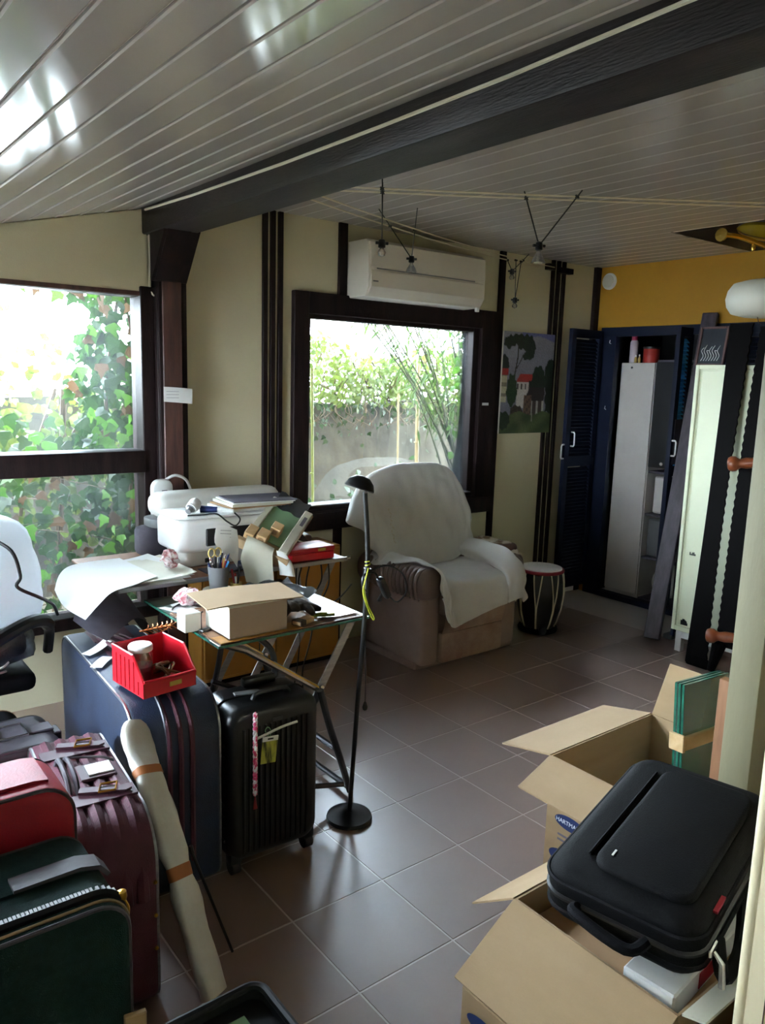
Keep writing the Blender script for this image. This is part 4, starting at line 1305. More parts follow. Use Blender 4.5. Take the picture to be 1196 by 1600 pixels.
rows_back[-2] = [(x_, y_, z_ - (.03 if j in (0, 1) else 0)) for j, (x_, y_, z_) in enumerate(rows_back[-2])]
thb = MB(A)
for rows, ph in ((rows_back, 0.0), (rows_seat, 1.3)):
    g = net(rows, 7, 8)
    R_, C_ = len(g), len(g[0])
    for i in range(R_):
        for j in range(C_):
            w = 0.005 * math.sin(j * 0.45 + i * 0.17 + ph) + 0.003 * math.sin(i * 0.5 - j * 0.23) + 0.0025 * math.sin(j * 1.1 - i * .35)
            edge = max(0, (abs(j / (C_ - 1) - .5) - .36) / .14)
            w2 = 0.014 * edge * math.sin(i * 0.62)
            g[i][j] = g[i][j] + Vector((w2, -abs(w) * 0.8, abs(w) * 0.5))
    thb.sheet(g, 0.007)
th = one('throw', thb, M['throw'], 'white fleece throw draped over the recliner armchair', 'blanket', smooth=80)
fr_ = MB(A)
for q in range(10):
    z = 0.66 + 0.02 * q
    x_ = -0.30 + 0.004 * math.sin(q * 2)
    fr_.tube([(x_, .06 + .30 * (z - .66) , z), (x_ + 0.008 * (-1) ** q, .05 + .30 * (z - .66), z - 0.012)], 0.0015, 4)
build('loose_thread', fr_, M['rope'], th)

# stool with patterned cloth
stl = thing('stool', 'low brown stool topped with patterned cloth behind the armchair', 'stool', (3.60, 3.50, 0))
S = T(3.622, 3.515, 0.04)
for sx in (-1, 1):
    for sy in (-1, 1):
        build('leg', MB(S).tube([(sx * .13, sy * .12, -.04), (sx * .12, sy * .11, .40)], [0.014, 0.018], 10), M['wood'], stl)
build('seat', MB(S).bx(-.16, .16, -.155, .155, .38, .50, .03, 3), M['leather'], stl)
cs_ = [[(-.17 + .36 * i / 14, -.17 + .34 * j / 12, .505 + .006 * math.sin(i * 1.1 + j) - (0.08 * max(0, (i - 11) / 3) ** 2) - 0.07 * max(0, (2 - j) / 2) ** 2 - .05 * max(0, (j - 10) / 2) ** 2) for i in range(15)] for j in range(13)]
cl_ = build('cloth', MB(S).sheet(cs_, 0.008), M['pattern'], stl, 80)
fr_ = MB(S)
for q in range(20):
    y = -.16 + .34 * q / 19
    fr_.tube([(.188, y, .43), (.196, y + .003, .405)], 0.003, 5)
build('fringe', fr_, M['rope'], cl_)

# drum
dc_ = (3.80, 3.18, 0.03)
dm = thing('drum', 'black barrel drum with white cords and red rim by the blue door', 'drum', (3.80, 3.18, 0))
prof = [(0.095, 0.0), (0.11, 0.03), (0.135, 0.12), (0.147, 0.22), (0.143, 0.32), (0.132, 0.375)]
build('shell', MB().lathe(prof, dc_, 32), M['drumwood'], dm, 60)
build('skin', MB().lathe([(0.134, 0.376), (0.13, 0.388), (0.0, 0.392)], dc_, 32), M['skin'], dm)
rimm = MB()
rimm.tube([(dc_[0] + .137 * math.cos(2 * PI * q / 36), dc_[1] + .137 * math.sin(2 * PI * q / 36), dc_[2] + .372) for q in range(36)], 0.011, 8, closed=True)
build('rim', rimm, M['drumred'], dm, 60)
def drum_r(z):
    for (ra, za), (rb, zb) in zip(prof, prof[1:]):
        if za <= z <= zb:
            return ra + (rb - ra) * (z - za) / (zb - za)
    return prof[-1][0]
for q in range(16):
    a0 = 2 * PI * q / 16
    pts = []
    for s in range(11):
        t = s / 10
        z = 0.375 - 0.37 * t
        a = a0 + (0.18 if q % 2 else -0.18) * min(1, t * 1.6)
        r_ = drum_r(max(0.0, min(0.375, z))) + 0.005
        pts.append((dc_[0] + r_ * math.cos(a), dc_[1] + r_ * math.sin(a), dc_[2] + z))
    build('cord', MB().tube(pts, 0.0042, 6), M['rope'], dm)
build('ring_foot', MB().tube([(dc_[0] + .11 * math.cos(2 * PI * q / 24), dc_[1] + .11 * math.sin(2 * PI * q / 24), .018) for q in range(24)], 0.018, 8, closed=True), M['blackmatte'], dm)
build('tuning_block', MB().ball((3.735, 3.085, 0.03), (0.028, 0.024, 0.03), 14, 8), M['black'], dm)

# ------------------------------------------------------------------ floor lamp
fl_ = thing('floor_lamp', 'slim black floor lamp with small domed head before the armchair', 'lamp', (1.53, 2.10, 0))
bc = (1.535, 2.095, 0)
build('base', MB().lathe([(0.080, 0.0), (0.083, 0.006), (0.080, 0.015), (0.03, 0.022), (0.012, 0.03), (0.0, 0.031)], bc, 36), M['black'], fl_)
build('pole', MB().tube(cr_interp([(1.535, 2.095, 0.02), (1.563, 2.10, 0.42), (1.592, 2.10, 0.90), (1.572, 2.10, 1.19)], 6), 0.0085, 10), M['black'], fl_)
hm_ = frame((1.545, 2.095, 1.205), (0.94, -0.1, -0.32), (0.2, 1, 0.0))
hd_ = build('head', MB(hm_).lathe([(0.0, 0.042), (0.025, 0.038), (0.043, 0.022), (0.052, 0.0), (0.050, -0.004), (0.040, 0.016), (0.0, 0.034)], n=24), M['black'], fl_)
build('reflector', MB(hm_).lathe([(0.046, 0.002), (0.03, 0.018), (0.0, 0.026)], n=20), M['chrome'], hd_)
build('bracket', MB().tube([(1.572, 2.10, 1.18), (1.569, 2.085, 1.205), (1.55, 2.085, 1.222)], 0.005, 8), M['chrome'], fl_)
build('clamp_collar', MB().tube([(1.589, 2.10, 0.885), (1.592, 2.10, 0.92)], 0.014, 12), M['black'], fl_)
build('dimmer', MB(frame((1.655, 2.085, 0.845), (0.5, 0.1, -0.85), (0, 1, 0))).bx(-0.045, 0.045, -0.014, 0.014, -0.012, 0.012, 0.007, 2), M['black'], fl_)
cd_ = MB()
cd_.tube(cr_interp([(1.592, 2.09, 0.91), (1.66, 2.08, 0.925), (1.735, 2.08, 0.885), (1.755, 2.08, 0.82), (1.715, 2.08, 0.785), (1.68, 2.085, 0.81)], 6), 0.003, 6)
build('cord', cd_, M['black'], fl_)
build('pull_cord', MB().tube(cr_interp([(1.583, 2.092, 0.66), (1.586, 2.088, 0.56), (1.588, 2.088, 0.43)], 5), 0.0022, 6), M['black'], fl_)
build('cord_knot', MB().tube(cr_interp([(1.63, 2.085, 0.88), (1.61, 2.085, 0.905), (1.57, 2.09, 0.90), (1.565, 2.09, 0.86), (1.585, 2.09, 0.84)], 6), 0.004, 6), M['black'], fl_)
build('cord_weight', MB().lathe([(0.0, 0.0), (0.008, 0.006), (0.01, 0.016), (0.004, 0.034), (0.0, 0.038)], (1.588, 2.088, 0.40), 12), M['black'], fl_)
yc = MB()
yc.tube(cr_interp([(1.585, 2.085, 0.925), (1.565, 2.08, 0.86), (1.58, 2.08, 0.80), (1.61, 2.08, 0.745), (1.603, 2.08, 0.742), (1.575, 2.08, 0.80), (1.56, 2.08, 0.85), (1.58, 2.085, 0.905)], 6), 0.0025, 6)
yc.tube([(1.592 + 0.0095 * math.cos(q), 2.10 + 0.0095 * math.sin(q), 0.925 + 0.002 * q) for q in range(12)], 0.0022, 5)
build('yellow_string', yc, M['yellowcord'], fl_)

# ------------------------------------------------------------------ desk
dk_ = thing('glass_desk', 'glass-topped desk with crossed grey metal legs, cluttered with boxes and tools', 'desk', (1.38, 2.52, 0))
build('glass_top', MB().bx(1.08, 1.68, 2.205, 2.84, 0.695, 0.7045, 0.002), M['deskglass'], dk_, 0)
eg = MB().bx(1.078, 1.682, 2.2025, 2.2055, 0.6955, 0.704).bx(1.078, 1.0805, 2.205, 2.84, 0.6955, 0.704).bx(1.6795, 1.682, 2.205, 2.84, 0.6955, 0.704)
build('glass_edge', eg, M['glassedge'], dk_, 0)
def flat_bar(mb, a, b, w, th_):
    # a bar whose broad face looks along y
    a, b = Vector(a), Vector(b)
    m = frame(a, b - a, (0, 1, 0))
    L = (b - a).length
    return mb.bx(0, L, -th_ / 2, th_ / 2, -w / 2, w / 2, 0.002, 1, m)
for y in (2.25, 2.66):
    build('leg_bar', flat_bar(MB(), (1.645, y, 0.695), (1.40, y, 0.27), 0.034, 0.006), M['steel'], dk_)
    build('leg_bar', flat_bar(MB(), (1.40, y, 0.27), (1.20, y, 0.0), 0.034, 0.006), M['gunmetal'], dk_)
    build('leg_tube', MB().tube([(1.12, y, 0.69), (1.20, y, 0.655), (1.49, y, 0.452)], 0.013, 10), M['chrome'], dk_)
    build('curved_leg', MB().tube(cr_interp([(1.49, y - .02, 0.452), (1.535, y - .02, 0.30), (1.585, y - .02, 0.16), (1.635, y - .02, 0.012)], 5), 0.013, 10), M['gunmetal'], dk_)
    build('curved_leg', MB().tube(cr_interp([(1.25, y + .02, 0.69), (1.32, y + .02, 0.60), (1.30, y + .02, 0.40), (1.17, y + .02, 0.012)], 5), 0.011, 10), M['gunmetal'], dk_)
    build('pivot_bolt', MB().tube([(1.505, y - 0.012, 0.455), (1.505, y + 0.012, 0.455)], 0.009, 10), M['chrome'], dk_)
for z, x_ in ((0.028, 1.63), (0.20, 1.57)):
    build('cross_tube', MB().tube([(x_, 2.23, z), (x_, 2.64, z)], 0.011, 10), M['gunmetal'], dk_)
build('foot_bar', MB().tube([(1.40, 2.23, 0.10), (1.60, 2.23, 0.05)], 0.010, 8), M['gunmetal'], dk_)
build('cable_tray', MB().tube([(1.10, 2.30, 0.55), (1.35, 2.30, 0.42)], 0.008, 8), M['gunmetal'], dk_)

ps = thing('printer_stand', 'glass-topped stand with slanting grey metal legs carrying the printers', 'stand', (1.5, 3.1, 0))
build('top', MB().bx(0.98, 2.03, 2.845, 3.42, 0.745, 0.758, 0.003), M['wood'], ps)
build('edge_strip', MB().bx(0.98, 2.035, 2.838, 2.846, 0.741, 0.76, 0.002), M['steel'], ps)
for y in (2.90, 3.36):
    build('leg_bar', flat_bar(MB(), (2.0, y, 0.742), (1.87, y, 0.49), 0.034, 0.006), M['steel'], ps)
    build('leg_bar', flat_bar(MB(), (1.87, y, 0.49), (1.60, y, 0.0), 0.034, 0.006), M['steel'], ps)
    build('leg_bar', flat_bar(MB(), (1.80, y, 0.742), (1.84, y, 0.45), 0.025, 0.006), M['steel'], ps)
    build('leg_bar', flat_bar(MB(), (1.00, y, 0.742), (1.45, y, 0.0), 0.034, 0.006), M['gunmetal'], ps)
build('corner_pin', MB().tube([(2.037, 2.85, 0.752), (2.055, 2.85, 0.752)], 0.008, 10).tube([(1.686, 2.21, 0.70), (1.70, 2.21, 0.70)], 0.007, 10), M['chrome'], ps)
cb = MB()
for x0, d in ((1.86, 0.15), (1.90, 0.19)):
    cb.tube(cr_interp([(x0 - .05, 2.87, .742), (x0 - .06, 2.88, .742 - d * .6), (x0, 2.88, .742 - d), (x0 + .06, 2.88, .742 - d * .6), (x0 + .05, 2.87, .742)], 6), 0.004, 6)
cb.tube(cr_interp([(1.88, 2.88, .58), (1.885, 2.9, .4), (1.87, 2.95, .2), (1.92, 3.0, .01)], 6), 0.004, 6)
cb.tube(cr_interp([(1.79, 2.88, .742), (1.80, 2.9, .6), (1.82, 2.9, .35), (1.80, 2.95, .01)], 6), 0.003, 6)
cb.tube(cr_interp([(1.60, 2.88, .74), (1.61, 2.9, .6), (1.64, 2.95, .3), (1.62, 3.0, .01)], 6), 0.003, 6)
cb.tube(cr_interp([(1.89, 2.9, .53), (2.05, 2.95, .52), (2.25, 3.1, .54)], 6), 0.004, 6)
one('hanging_cables', cb, M['black'], 'black cables looping under the right end of the printer stand', 'cable')

oc = thing('ochre_cabinet', 'low ochre wooden cabinet against the wall under the printer stand', 'cabinet', (2.04, 3.57, 0))
build('body', MB().bx(1.60, 2.43, 3.46, 3.69, 0.03, 0.66, 0.003), M['ochrewood'], oc)
for q in range(2):
    build('door', MB().bx(1.61 + .41 * q, 2.01 + .41 * q, 3.445, 3.46, 0.05, 0.65, 0.003), M['ochrewood'], oc)
build('plinth', MB().bx(1.60, 2.43, 3.48, 3.69, 0.0, 0.03), M['dark'], oc)

# things on the desk (its glass lies at z = 0.7045)
Z1 = 0.7055
sheet_ = thing('desk_board', 'thin brown board with ochre border lying on the desk glass', 'board', (1.4, 2.4, Z1))
build('board', MB().bx(1.09, 1.665, 2.212, 2.62, Z1, Z1 + 0.003), M['wood'], sheet_)
build('ochre_strip', MB().bx(1.09, 1.40, 2.209, 2.28, Z1 + 0.003, Z1 + 0.005), M['ochrewood'], sheet_)
build('film', MB().sheet([[(1.50 + .16 * i / 10, 2.24 + .34 * j / 8, Z1 + 0.006 + 0.004 * abs(math.sin(i * 1.3 + j))) for i in range(11)] for j in range(9)]), M['cellophane'], sheet_, 80)
Z2 = Z1 + 0.006
wbx = thing('white_carton', 'low white carton with brown lid flap at the front of the desk', 'box', (1.23, 2.29, Z2))
Bx = MB()
Bx.bx(1.127, 1.345, 2.225, 2.229, Z2, Z2 + 0.108).bx(1.127, 1.345, 2.396, 2.40, Z2, Z2 + 0.108).bx(1.127, 1.131, 2.229, 2.396, Z2, Z2 + 0.108).bx(1.341, 1.345, 2.229, 2.396, Z2, Z2 + 0.108).bx(1.127, 1.345, 2.225, 2.40, Z2, Z2 + 0.003)
build('body', Bx, M['paper2'], wbx)
build('printed_front', MB().bx(1.128, 1.344, 2.2235, 2.2252, Z2 + 0.002, Z2 + 0.105), M['boxprint'], wbx)
lf = [[(1.045 + .36 * i / 8 + 0.025 * j / 4, 2.215 + .21 * j / 4, Z2 + 0.113 + 0.006 * (1 - i / 8) + 0.004 * math.sin(i * .6)) for i in range(9)] for j in range(5)]
build('lid', MB().sheet(lf, 0.004), M['card'], wbx)
gb = thing('grey_carton', 'small grey carton half hidden behind the white carton on the desk', 'box', (1.10, 2.42, Z1))
build('body', MB(T(1.07, 2.41, Z1, 0.05)).bx(-.03, .03, -.03, .03, 0, 0.065, 0.002), M['offwhite'], gb)
build('dark_side', MB(T(1.07, 2.41, Z1, 0.05)).bx(.03, .032, -.03, .03, 0.002, 0.063), M['black'], gb)

tl_ = thing('leather_pouch', 'dark crumpled leather tool pouch right of the white carton', 'pouch', (1.43, 2.33, Z2))
rg = random.Random(9)
mb = MB()
for q in range(9):
    a = rg.uniform(0, PI)
    c = Vector((1.43 + rg.uniform(-.05, .05), 2.35 + rg.uniform(-.05, .05), Z2 + 0.02 + rg.uniform(0, .02)))
    d = Vector((math.cos(a), math.sin(a), rg.uniform(-.2, .3))) * 0.06
    mb.tube(cr_interp([c - d, c + Vector((0, 0, .012)), c + d], 4), [0.008, 0.012, 0.015, 0.016, 0.017, 0.016, 0.015, 0.012, 0.006], 8)
build('leather', mb, M['tan'], tl_, 80)
build('strap', MB().tube(cr_interp([(1.36, 2.33, Z2 + .05), (1.42, 2.35, Z2 + .065), (1.46, 2.37, Z2 + .05)], 5), 0.006, 6), M['canetan'], tl_)
pkt = thing('matchbox', 'small tan packet lying before the leather pouch on the desk', 'packet', (1.42, 2.24, Z2))
build('packet', MB(T(1.425, 2.245, Z2, 0.35)).bx(-.04, .04, -.02, .02, 0, .018, .003), M['pine'], pkt)
build('band', MB(T(1.425, 2.245, Z2, 0.35)).bx(-.04, -.01, -.0205, .0205, .001, .0185), M['tan'], pkt)
gt = thing('green_clip', 'small dark green tool lying on the right end of the desk', 'tool', (1.52, 2.255, Z2))
mb = MB(T(1.52, 2.26, Z2 + 0.006, -0.3))
mb.tube([(-.045, 0, 0.004), (-.01, .004, .006), (.03, -.002, .004)], [.006, .009, .007], 8).bx(.01, .04, -.012, .008, 0, .012, .003)
build('tool', mb, M['olive'], gt)
build('tip', MB(T(1.52, 2.26, Z2 + 0.006, -0.3)).tube([(-.03, .01, .006), (.02, .012, .006)], .005, 8), M['black'], gt)
cbg = net([[(1.42 + .21 * i / 6 + .01 * math.sin(j * 2 + i), 2.47 + .24 * j / 4, Z2 + 0.012 + 0.028 * abs(math.sin(i * 1.9 + j * 2.3))) for i in range(7)] for j in range(5)], 4, 4)
one('clear_plastic_bag', MB().sheet(cbg, 0.002), M['cellophane'], 'crumpled clear plastic bag behind the pouch on the right of the desk', 'plastic bag', smooth=80)

pn = thing('pen_cup', 'grey mesh pen cup full of pens on a pale saucer', 'pen cup', (1.37, 2.79, Z1))
pc0 = (1.365, 2.785, Z1)
build('saucer', MB().lathe([(0.045, 0.0), (0.062, 0.008), (0.064, 0.012), (0.045, 0.008), (0.0, 0.008)], pc0, 28), M['offwhite'], pn)
build('cup', MB().lathe([(0.0, 0.010), (0.035, 0.010), (0.044, 0.108), (0.0425, 0.108), (0.034, 0.013), (0.0, 0.013)], pc0, 28), M['grey'], pn)
rg = random.Random(21)
pens = ['ink', 'redbox', 'black', 'gunmetal', 'olive', 'turned', 'ink', 'tan', 'black', 'navy', 'amber', 'drumred', 'blue']
for q, mt in enumerate(pens):
    a = 2 * PI * q / len(pens) + rg.uniform(-.2, .2)
    b0 = Vector((pc0[0] + .015 * math.cos(a + 2), pc0[1] + .015 * math.sin(a + 2), Z1 + 0.018))
    b1 = Vector((pc0[0] + .045 * math.cos(a), pc0[1] + .03 * math.sin(a), Z1 + 0.125 + rg.uniform(0, .045)))
    p_ = thing('pen', ['blue pen', 'red pencil', 'black pen', 'grey pen', 'olive pen', 'brown brush', 'dark blue pen', 'tan brush', 'black marker', 'navy marker', 'amber-coloured pen', 'dark red pen', 'light blue pen'][q] + ' standing in the grey mesh cup on the desk', 'pen', b0, 'pens in the mesh cup')
    build('barrel', MB().tube([b0, b0.lerp(b1, .95)], 0.0042, 8), M[mt], p_)
    build('tip', MB().tube([b0.lerp(b1, .95), b1], [0.0042, 0.0015], 8), M['white' if q % 3 else 'steel'], p_)
sc = thing('scissors', 'scissors with brass-coloured loops standing in the pen cup', 'scissors', (1.35, 2.78, Z1 + 0.02))
for s in (-1, 1):
    c = Vector((1.345 + s * 0.014, 2.775, Z1 + 0.165))
    build('loop', MB().tube([c + Vector((.013 * math.cos(2 * PI * q / 16), .003, .018 * math.sin(2 * PI * q / 16))) for q in range(16)], 0.0035, 6, closed=True), M['amber'], sc)
    build('shank', MB().tube([c + Vector((0, 0, -.018)), (1.352 - s * .003, 2.778, Z1 + .02)], 0.0035, 6), M['steel'], sc)
bj = thing('brush_jar', 'little amber jar with brushes right of the pen cup', 'jar', (1.435, 2.77, Z1))
build('jar', MB().lathe([(0.022, 0.0), (0.024, 0.004), (0.024, 0.034), (0.022, 0.034), (0.021, 0.006), (0.0, 0.006)], (1.435, 2.77, Z1), 20), M['amber'], bj)
for q, (dx, dy, hh, mt) in enumerate(((-.018, .005, .09, 'drumred'), (.0, .01, .07, 'redbox'), (.014, -.004, .10, 'black'), (-.008, -.01, .06, 'white'))):
    build('brush', MB().tube([(1.435 + dx * .3, 2.77 + dy * .3, Z1 + .008), (1.435 + dx, 2.77 + dy, Z1 + hh)], [0.003, 0.005], 8), M[mt], bj)

# notes, papers
nt = net([[(1.385, 2.845, .965), (1.43, 2.85, .96), (1.485, 2.86, .935)], [(1.372, 2.835, .90), (1.43, 2.84, .89), (1.487, 2.85, .865)], [(1.40, 2.83, .855), (1.44, 2.835, .83), (1.478, 2.845, .78)]], 5, 4)
o = one('memo_card', MB().sheet(nt, 0.001), M['paper'], 'white memo card with handwriting standing behind the pen cup', 'card', smooth=80)
ln = MB()
for q in range(4):
    ln.tube([(1.40, 2.8375 + .002 * q, .945 - q * .013), (1.45, 2.842 + .002 * q, .938 - q * .014)], 0.0008, 4)
build('written_line', ln, M['inkgrey'], o)
nt = net([[(1.535, 2.86, .905), (1.575, 2.82, .885), (1.62, 2.785, .855)], [(1.515, 2.842, .885), (1.555, 2.80, .865), (1.60, 2.765, .835)], [(1.49, 2.835, .82), (1.535, 2.785, .80), (1.595, 2.755, .785)], [(1.505, 2.835, .76), (1.545, 2.785, .745), (1.60, 2.755, .735)], [(1.515, 2.835, .715), (1.55, 2.785, .713), (1.60, 2.757, .713)]], 5, 4)
one('folded_paper', MB().sheet(nt, 0.001), M['paper2'], 'creased cream paper hanging from the slanted tray, the nearer of two', 'paper', smooth=80)
nt = net([[(1.62, 2.77, .85), (1.645, 2.755, .84), (1.66, 2.745, .825)], [(1.625, 2.76, .80), (1.66, 2.735, .80), (1.68, 2.74, .79)], [(1.635, 2.765, .745), (1.675, 2.73, .74), (1.69, 2.735, .735)]], 5, 5)
one('folded_paper', MB().sheet(nt, 0.0015), M['paper'], 'narrow curled white paper hanging behind the creased cream one', 'paper', smooth=80)
Z3 = 0.759
pst = thing('paper_stack', 'stack of loose white papers at the left end of the printer stand', 'papers', (1.15, 3.05, Z3))
rg = random.Random(4)
for q in range(9):
    w, h = 0.27, 0.36
    Mx = T(1.13 + rg.uniform(-.02, .03), 3.03 + rg.uniform(-.03, .03), Z3 + 0.0022 * q, rg.uniform(-.25, .2))
    rows = [[(-w / 2 + w * i / 6, -h / 2 + h * j / 6, 0.0008 + (0.012 * max(0, (i - 3) / 3) ** 2 if q > 6 else 0)) for i in range(7)] for j in range(7)]
    build('sheet', MB(Mx).sheet(rows, -0.0014), M['paper' if q % 4 else 'paper2'], pst, 80)
cp = net([[(1.12, 3.22, Z3 + .028), (1.0, 3.21, Z3 + .03), (.90, 3.17, .79), (.845, 3.12, .77), (.81, 3.06, .73)],
          [(1.13, 3.02, Z3 + .028), (1.0, 3.0, Z3 + .03), (.90, 2.95, .785), (.84, 2.91, .75), (.79, 2.87, .715)],
          [(1.14, 2.86, Z3 + .026), (1.02, 2.80, Z3 + .02), (.93, 2.76, .775), (.865, 2.72, .745), (.81, 2.69, .71)]], 5, 5)
one('large_sheet', MB().sheet(cp, 0.0012), M['paper'], 'large white sheet curling off the left end of the printer stand', 'paper', smooth=80)
cp = net([[(1.02, 3.10, .70), (.92, 3.02, .74), (.86, 2.92, .72), (.80, 2.80, .68)], [(1.07, 2.98, .665), (.98, 2.87, .695), (.89, 2.77, .69), (.82, 2.68, .665)], [(1.11, 2.90, .60), (1.03, 2.80, .65), (.95, 2.71, .655), (.86, 2.62, .645)]], 5, 5)
one('shaded_underside', MB().sheet(cp, 0.0015), M['greyfab'], 'grey sheet painted as the shaded underside of the large white sheet', 'sheet', smooth=80)  # grey colour stands in for shade on the paper's underside
rg = random.Random(15)
def crumple(name, lab, c, rx, ry, rz):
    mb = MB()
    n_, m_ = 14, 9
    vs, fs = [], []
    for i in range(m_ + 1):
        t_ = PI * i / m_
        for j in range(n_):
            a = 2 * PI * j / n_
            k = 0.75 + 0.5 * rg.random()
            vs.append((c[0] + rx * k * math.sin(t_) * math.cos(a), c[1] + ry * k * math.sin(t_) * math.sin(a), c[2] + rz + rz * k * math.cos(t_)))
    for i in range(m_):
        for j in range(n_):
            fs.append((i * n_ + j, (i + 1) * n_ + j, (i + 1) * n_ + (j + 1) % n_, i * n_ + (j + 1) % n_))
    mb.add(vs, fs)
    return one(name, mb, M['tissue'], lab, 'tissue', smooth=0)
crumple('crumpled_tissue', 'crumpled flowered tissue on the papers against the white printer', (1.235, 2.96, Z3 + .028), .035, .035, .035)
crumple('crumpled_tissue', 'crumpled red and white tissue on the desk left of the pen cup', (1.20, 2.70, Z1), .05, .06, .028)
one('desk_papers', MB(T(1.17, 2.66, Z1, .2)).sheet([[(-.08 + .16 * i / 4, -.07 + .14 * j / 4, .001 + .003 * math.sin(i + j)) for i in range(5)] for j in range(5)], -.001), M['paper'], 'single white sheet lying near the left edge of the desk', 'paper', smooth=80)
one('black_wire', MB().tube(cr_interp([(1.25, 2.73, Z1 + .004), (1.15, 2.69, Z1 + .004), (1.10, 2.62, Z1 + .004), (1.14, 2.55, Z1 + .004), (1.19, 2.56, Z1 + .004)], 6), 0.003, 6), M['black'], 'thin black wire loop lying on the left of the desk', 'wire')
one('black_gadget', MB(T(1.105, 2.36, Z1, .3)).bx(-.02, .02, -.012, .012, 0, .012, .004, 2).tube([(.02, 0, .006), (.035, .004, .004)], .004, 8), M['black'], 'tiny black gadget at the left rim of the desk', 'gadget')

# printers
pr = thing('printer', 'small white inkjet printer with dark paper slot on the stand', 'printer', (1.49, 3.12, Z3))
build('base', MB().prism(rrect(1.33, 1.72, 3.02, 3.24, .03, 4), Z3, .835, 'XY', bev=.008), M['offwhite'], pr)
mb = MB().prism(rrect(1.285, 1.72, 2.985, 3.25, (.05, .03, .03, .05), 6), .825, .965, 'XY', bev=.022, seg=4)
build('body', mb, M['white'], pr)
build('lid', MB().prism(rrect(1.29, 1.715, 2.992, 3.25, (.05, .03, .03, .05), 6), .967, .978, 'XY', bev=.004), M['white'], pr)
build('paper_slot', MB().bx(1.405, 1.70, 2.978, 2.99, .85, .925, .004), M['black'], pr)
build('paper_tray', MB().prism([(1.46, .862), (1.68, .862), (1.68, .872), (1.46, .872)], 2.90, 2.99, 'XZ'), M['black'], pr)
build('button', MB().bx(1.40, 1.43, 2.982, 2.988, .78, .80, .003), M['black'], pr)
p2 = thing('scanner_printer', 'larger pale printer with rounded lid behind the small white one', 'printer', (1.62, 3.36, Z3))
build('base', MB().prism(rrect(1.245, 1.95, 3.275, 3.42, .05, 5), Z3, .885, 'XY', bev=.02), M['greyfab'], p2)
build('middle_band', MB().prism(rrect(1.29, 1.95, 3.272, 3.42, .05, 5), .885, .925, 'XY', bev=.006), M['grey'], p2)
build('lid', MB().prism(rrect(1.31, 1.95, 3.27, 3.43, .06, 6), .925, 1.035, 'XY', bev=.045, seg=4), M['offwhite'], p2)
build('hinge', MB().bx(1.40, 1.47, 3.425, 3.44, .95, 1.0), M['grey'], p2)
rt_ = thing('router', 'white plug-in device standing behind the printers next to the post', 'device', (1.36, 3.52, .76))
build('case', MB().prism(rrect(1.385, 1.485, .80, 1.07, .04, 5), 3.50, 3.55, 'XZ', bev=.012), M['white'], rt_)
build('socket_face', MB().bx(1.425, 1.455, 3.496, 3.502, .975, 1.02, .003), M['black'], rt_)
build('cord', MB().tube(cr_interp([(1.45, 3.53, 1.06), (1.50, 3.52, 1.085), (1.56, 3.53, 1.06), (1.60, 3.56, 1.0)], 5), .007, 8), M['white'], rt_)
build('bracket', MB().bx(1.39, 1.48, 3.505, 3.545, Z3 - .02, .81), M['grey'], rt_)
lb = thing('light_bulb', 'white energy-saving bulb lying on the small white printer', 'bulb', (1.37, 3.06, .978))
Lm = T(1.385, 3.075, 1.005, .6, 0, 1.15)
build('cap', MB(Lm).lathe([(0, -.035), (.013, -.034), (.014, -.012), (.02, -.01)], n=14), M['steel'], lb)
build('globe', MB(Lm).lathe([(.024, -.01), (.026, .01), (.027, .03), (.022, .042), (0, .046)], n=18), M['white'], lb)
ts = thing('glue_tube', 'white and blue tube lying on the small white printer beside the bulb', 'tube', (1.49, 3.04, .978))
build('tube', MB().tube([(1.43, 3.09, .992), (1.49, 3.05, .992)], [.016, .012], 10), M['ink'], ts)
build('nozzle', MB().tube([(1.49, 3.05, .992), (1.545, 3.005, .988)], [.010, .007], 10), M['paper'], ts)
one('usb_cable', MB().tube(cr_interp([(1.34, 3.02, .982), (1.40, 3.0, .983), (1.46, 2.995, .983), (1.50, 2.98, .95), (1.535, 2.97, .93), (1.56, 2.975, .955), (1.54, 2.99, .983)], 6), .0035, 6), M['black'], 'black cable curling over the front edge of the small white printer', 'cable')
pst = thing('document_pile', 'pile of documents and grey folder on top of the printers', 'papers', (1.70, 3.2, .98))
for q, (mt, dz) in enumerate((('paper', .012), ('cardin', .008), ('paper2', .012), ('paper', .006), ('greyfab', .004))):
    zz = .979 + (0, .012, .02, .032, .038)[q]
    build('document', MB(T(1.68 + .01 * q, 3.12 - .004 * q, zz, .06 - .05 * q)).bx(-.15, .15, -.10, .11, 0, dz, .001), M[mt], pst)

# slanted tray with little boxes
P0, P1, P3 = Vector((1.522, 2.887, .885)), Vector((1.665, 2.75, .80)), Vector((1.837, 3.097, 1.03))
Tm = frame(P0, P1 - P0, P3 - P0)
ty = thing('slanted_tray', 'slanted tray with green plate and pale rails leaning on the documents', 'tray', P0)
build('tray_base', MB(Tm).bx(0, .20, 0.0, .36, -.014, -.004), M['pine'], ty)
build('green_plate', MB(Tm).bx(.025, .155, .06, .38, -.004, .004, .002), M['greenglass'], ty)
build('front_rail', MB(Tm).bx(-.02, .22, -.022, 0.0, -.03, .018, .002), M['card'], ty)
build('side_rail', MB(Tm).bx(.16, .20, .0, .33, -.004, .034, .004), M['paper2'], ty)
build('side_rail', MB(Tm).bx(0.0, .028, .0, .35, -.004, .014, .003), M['paper2'], ty)
build('ink_mark', MB(Tm).bx(.175, .19, .21, .28, .0342, .0346), M['inkgrey'], ty)
lp = thing('plastic_sleeve', 'clear plastic sleeve over the top of the green plate', 'sleeve', Tm @ Vector((.09, .34, .01)))
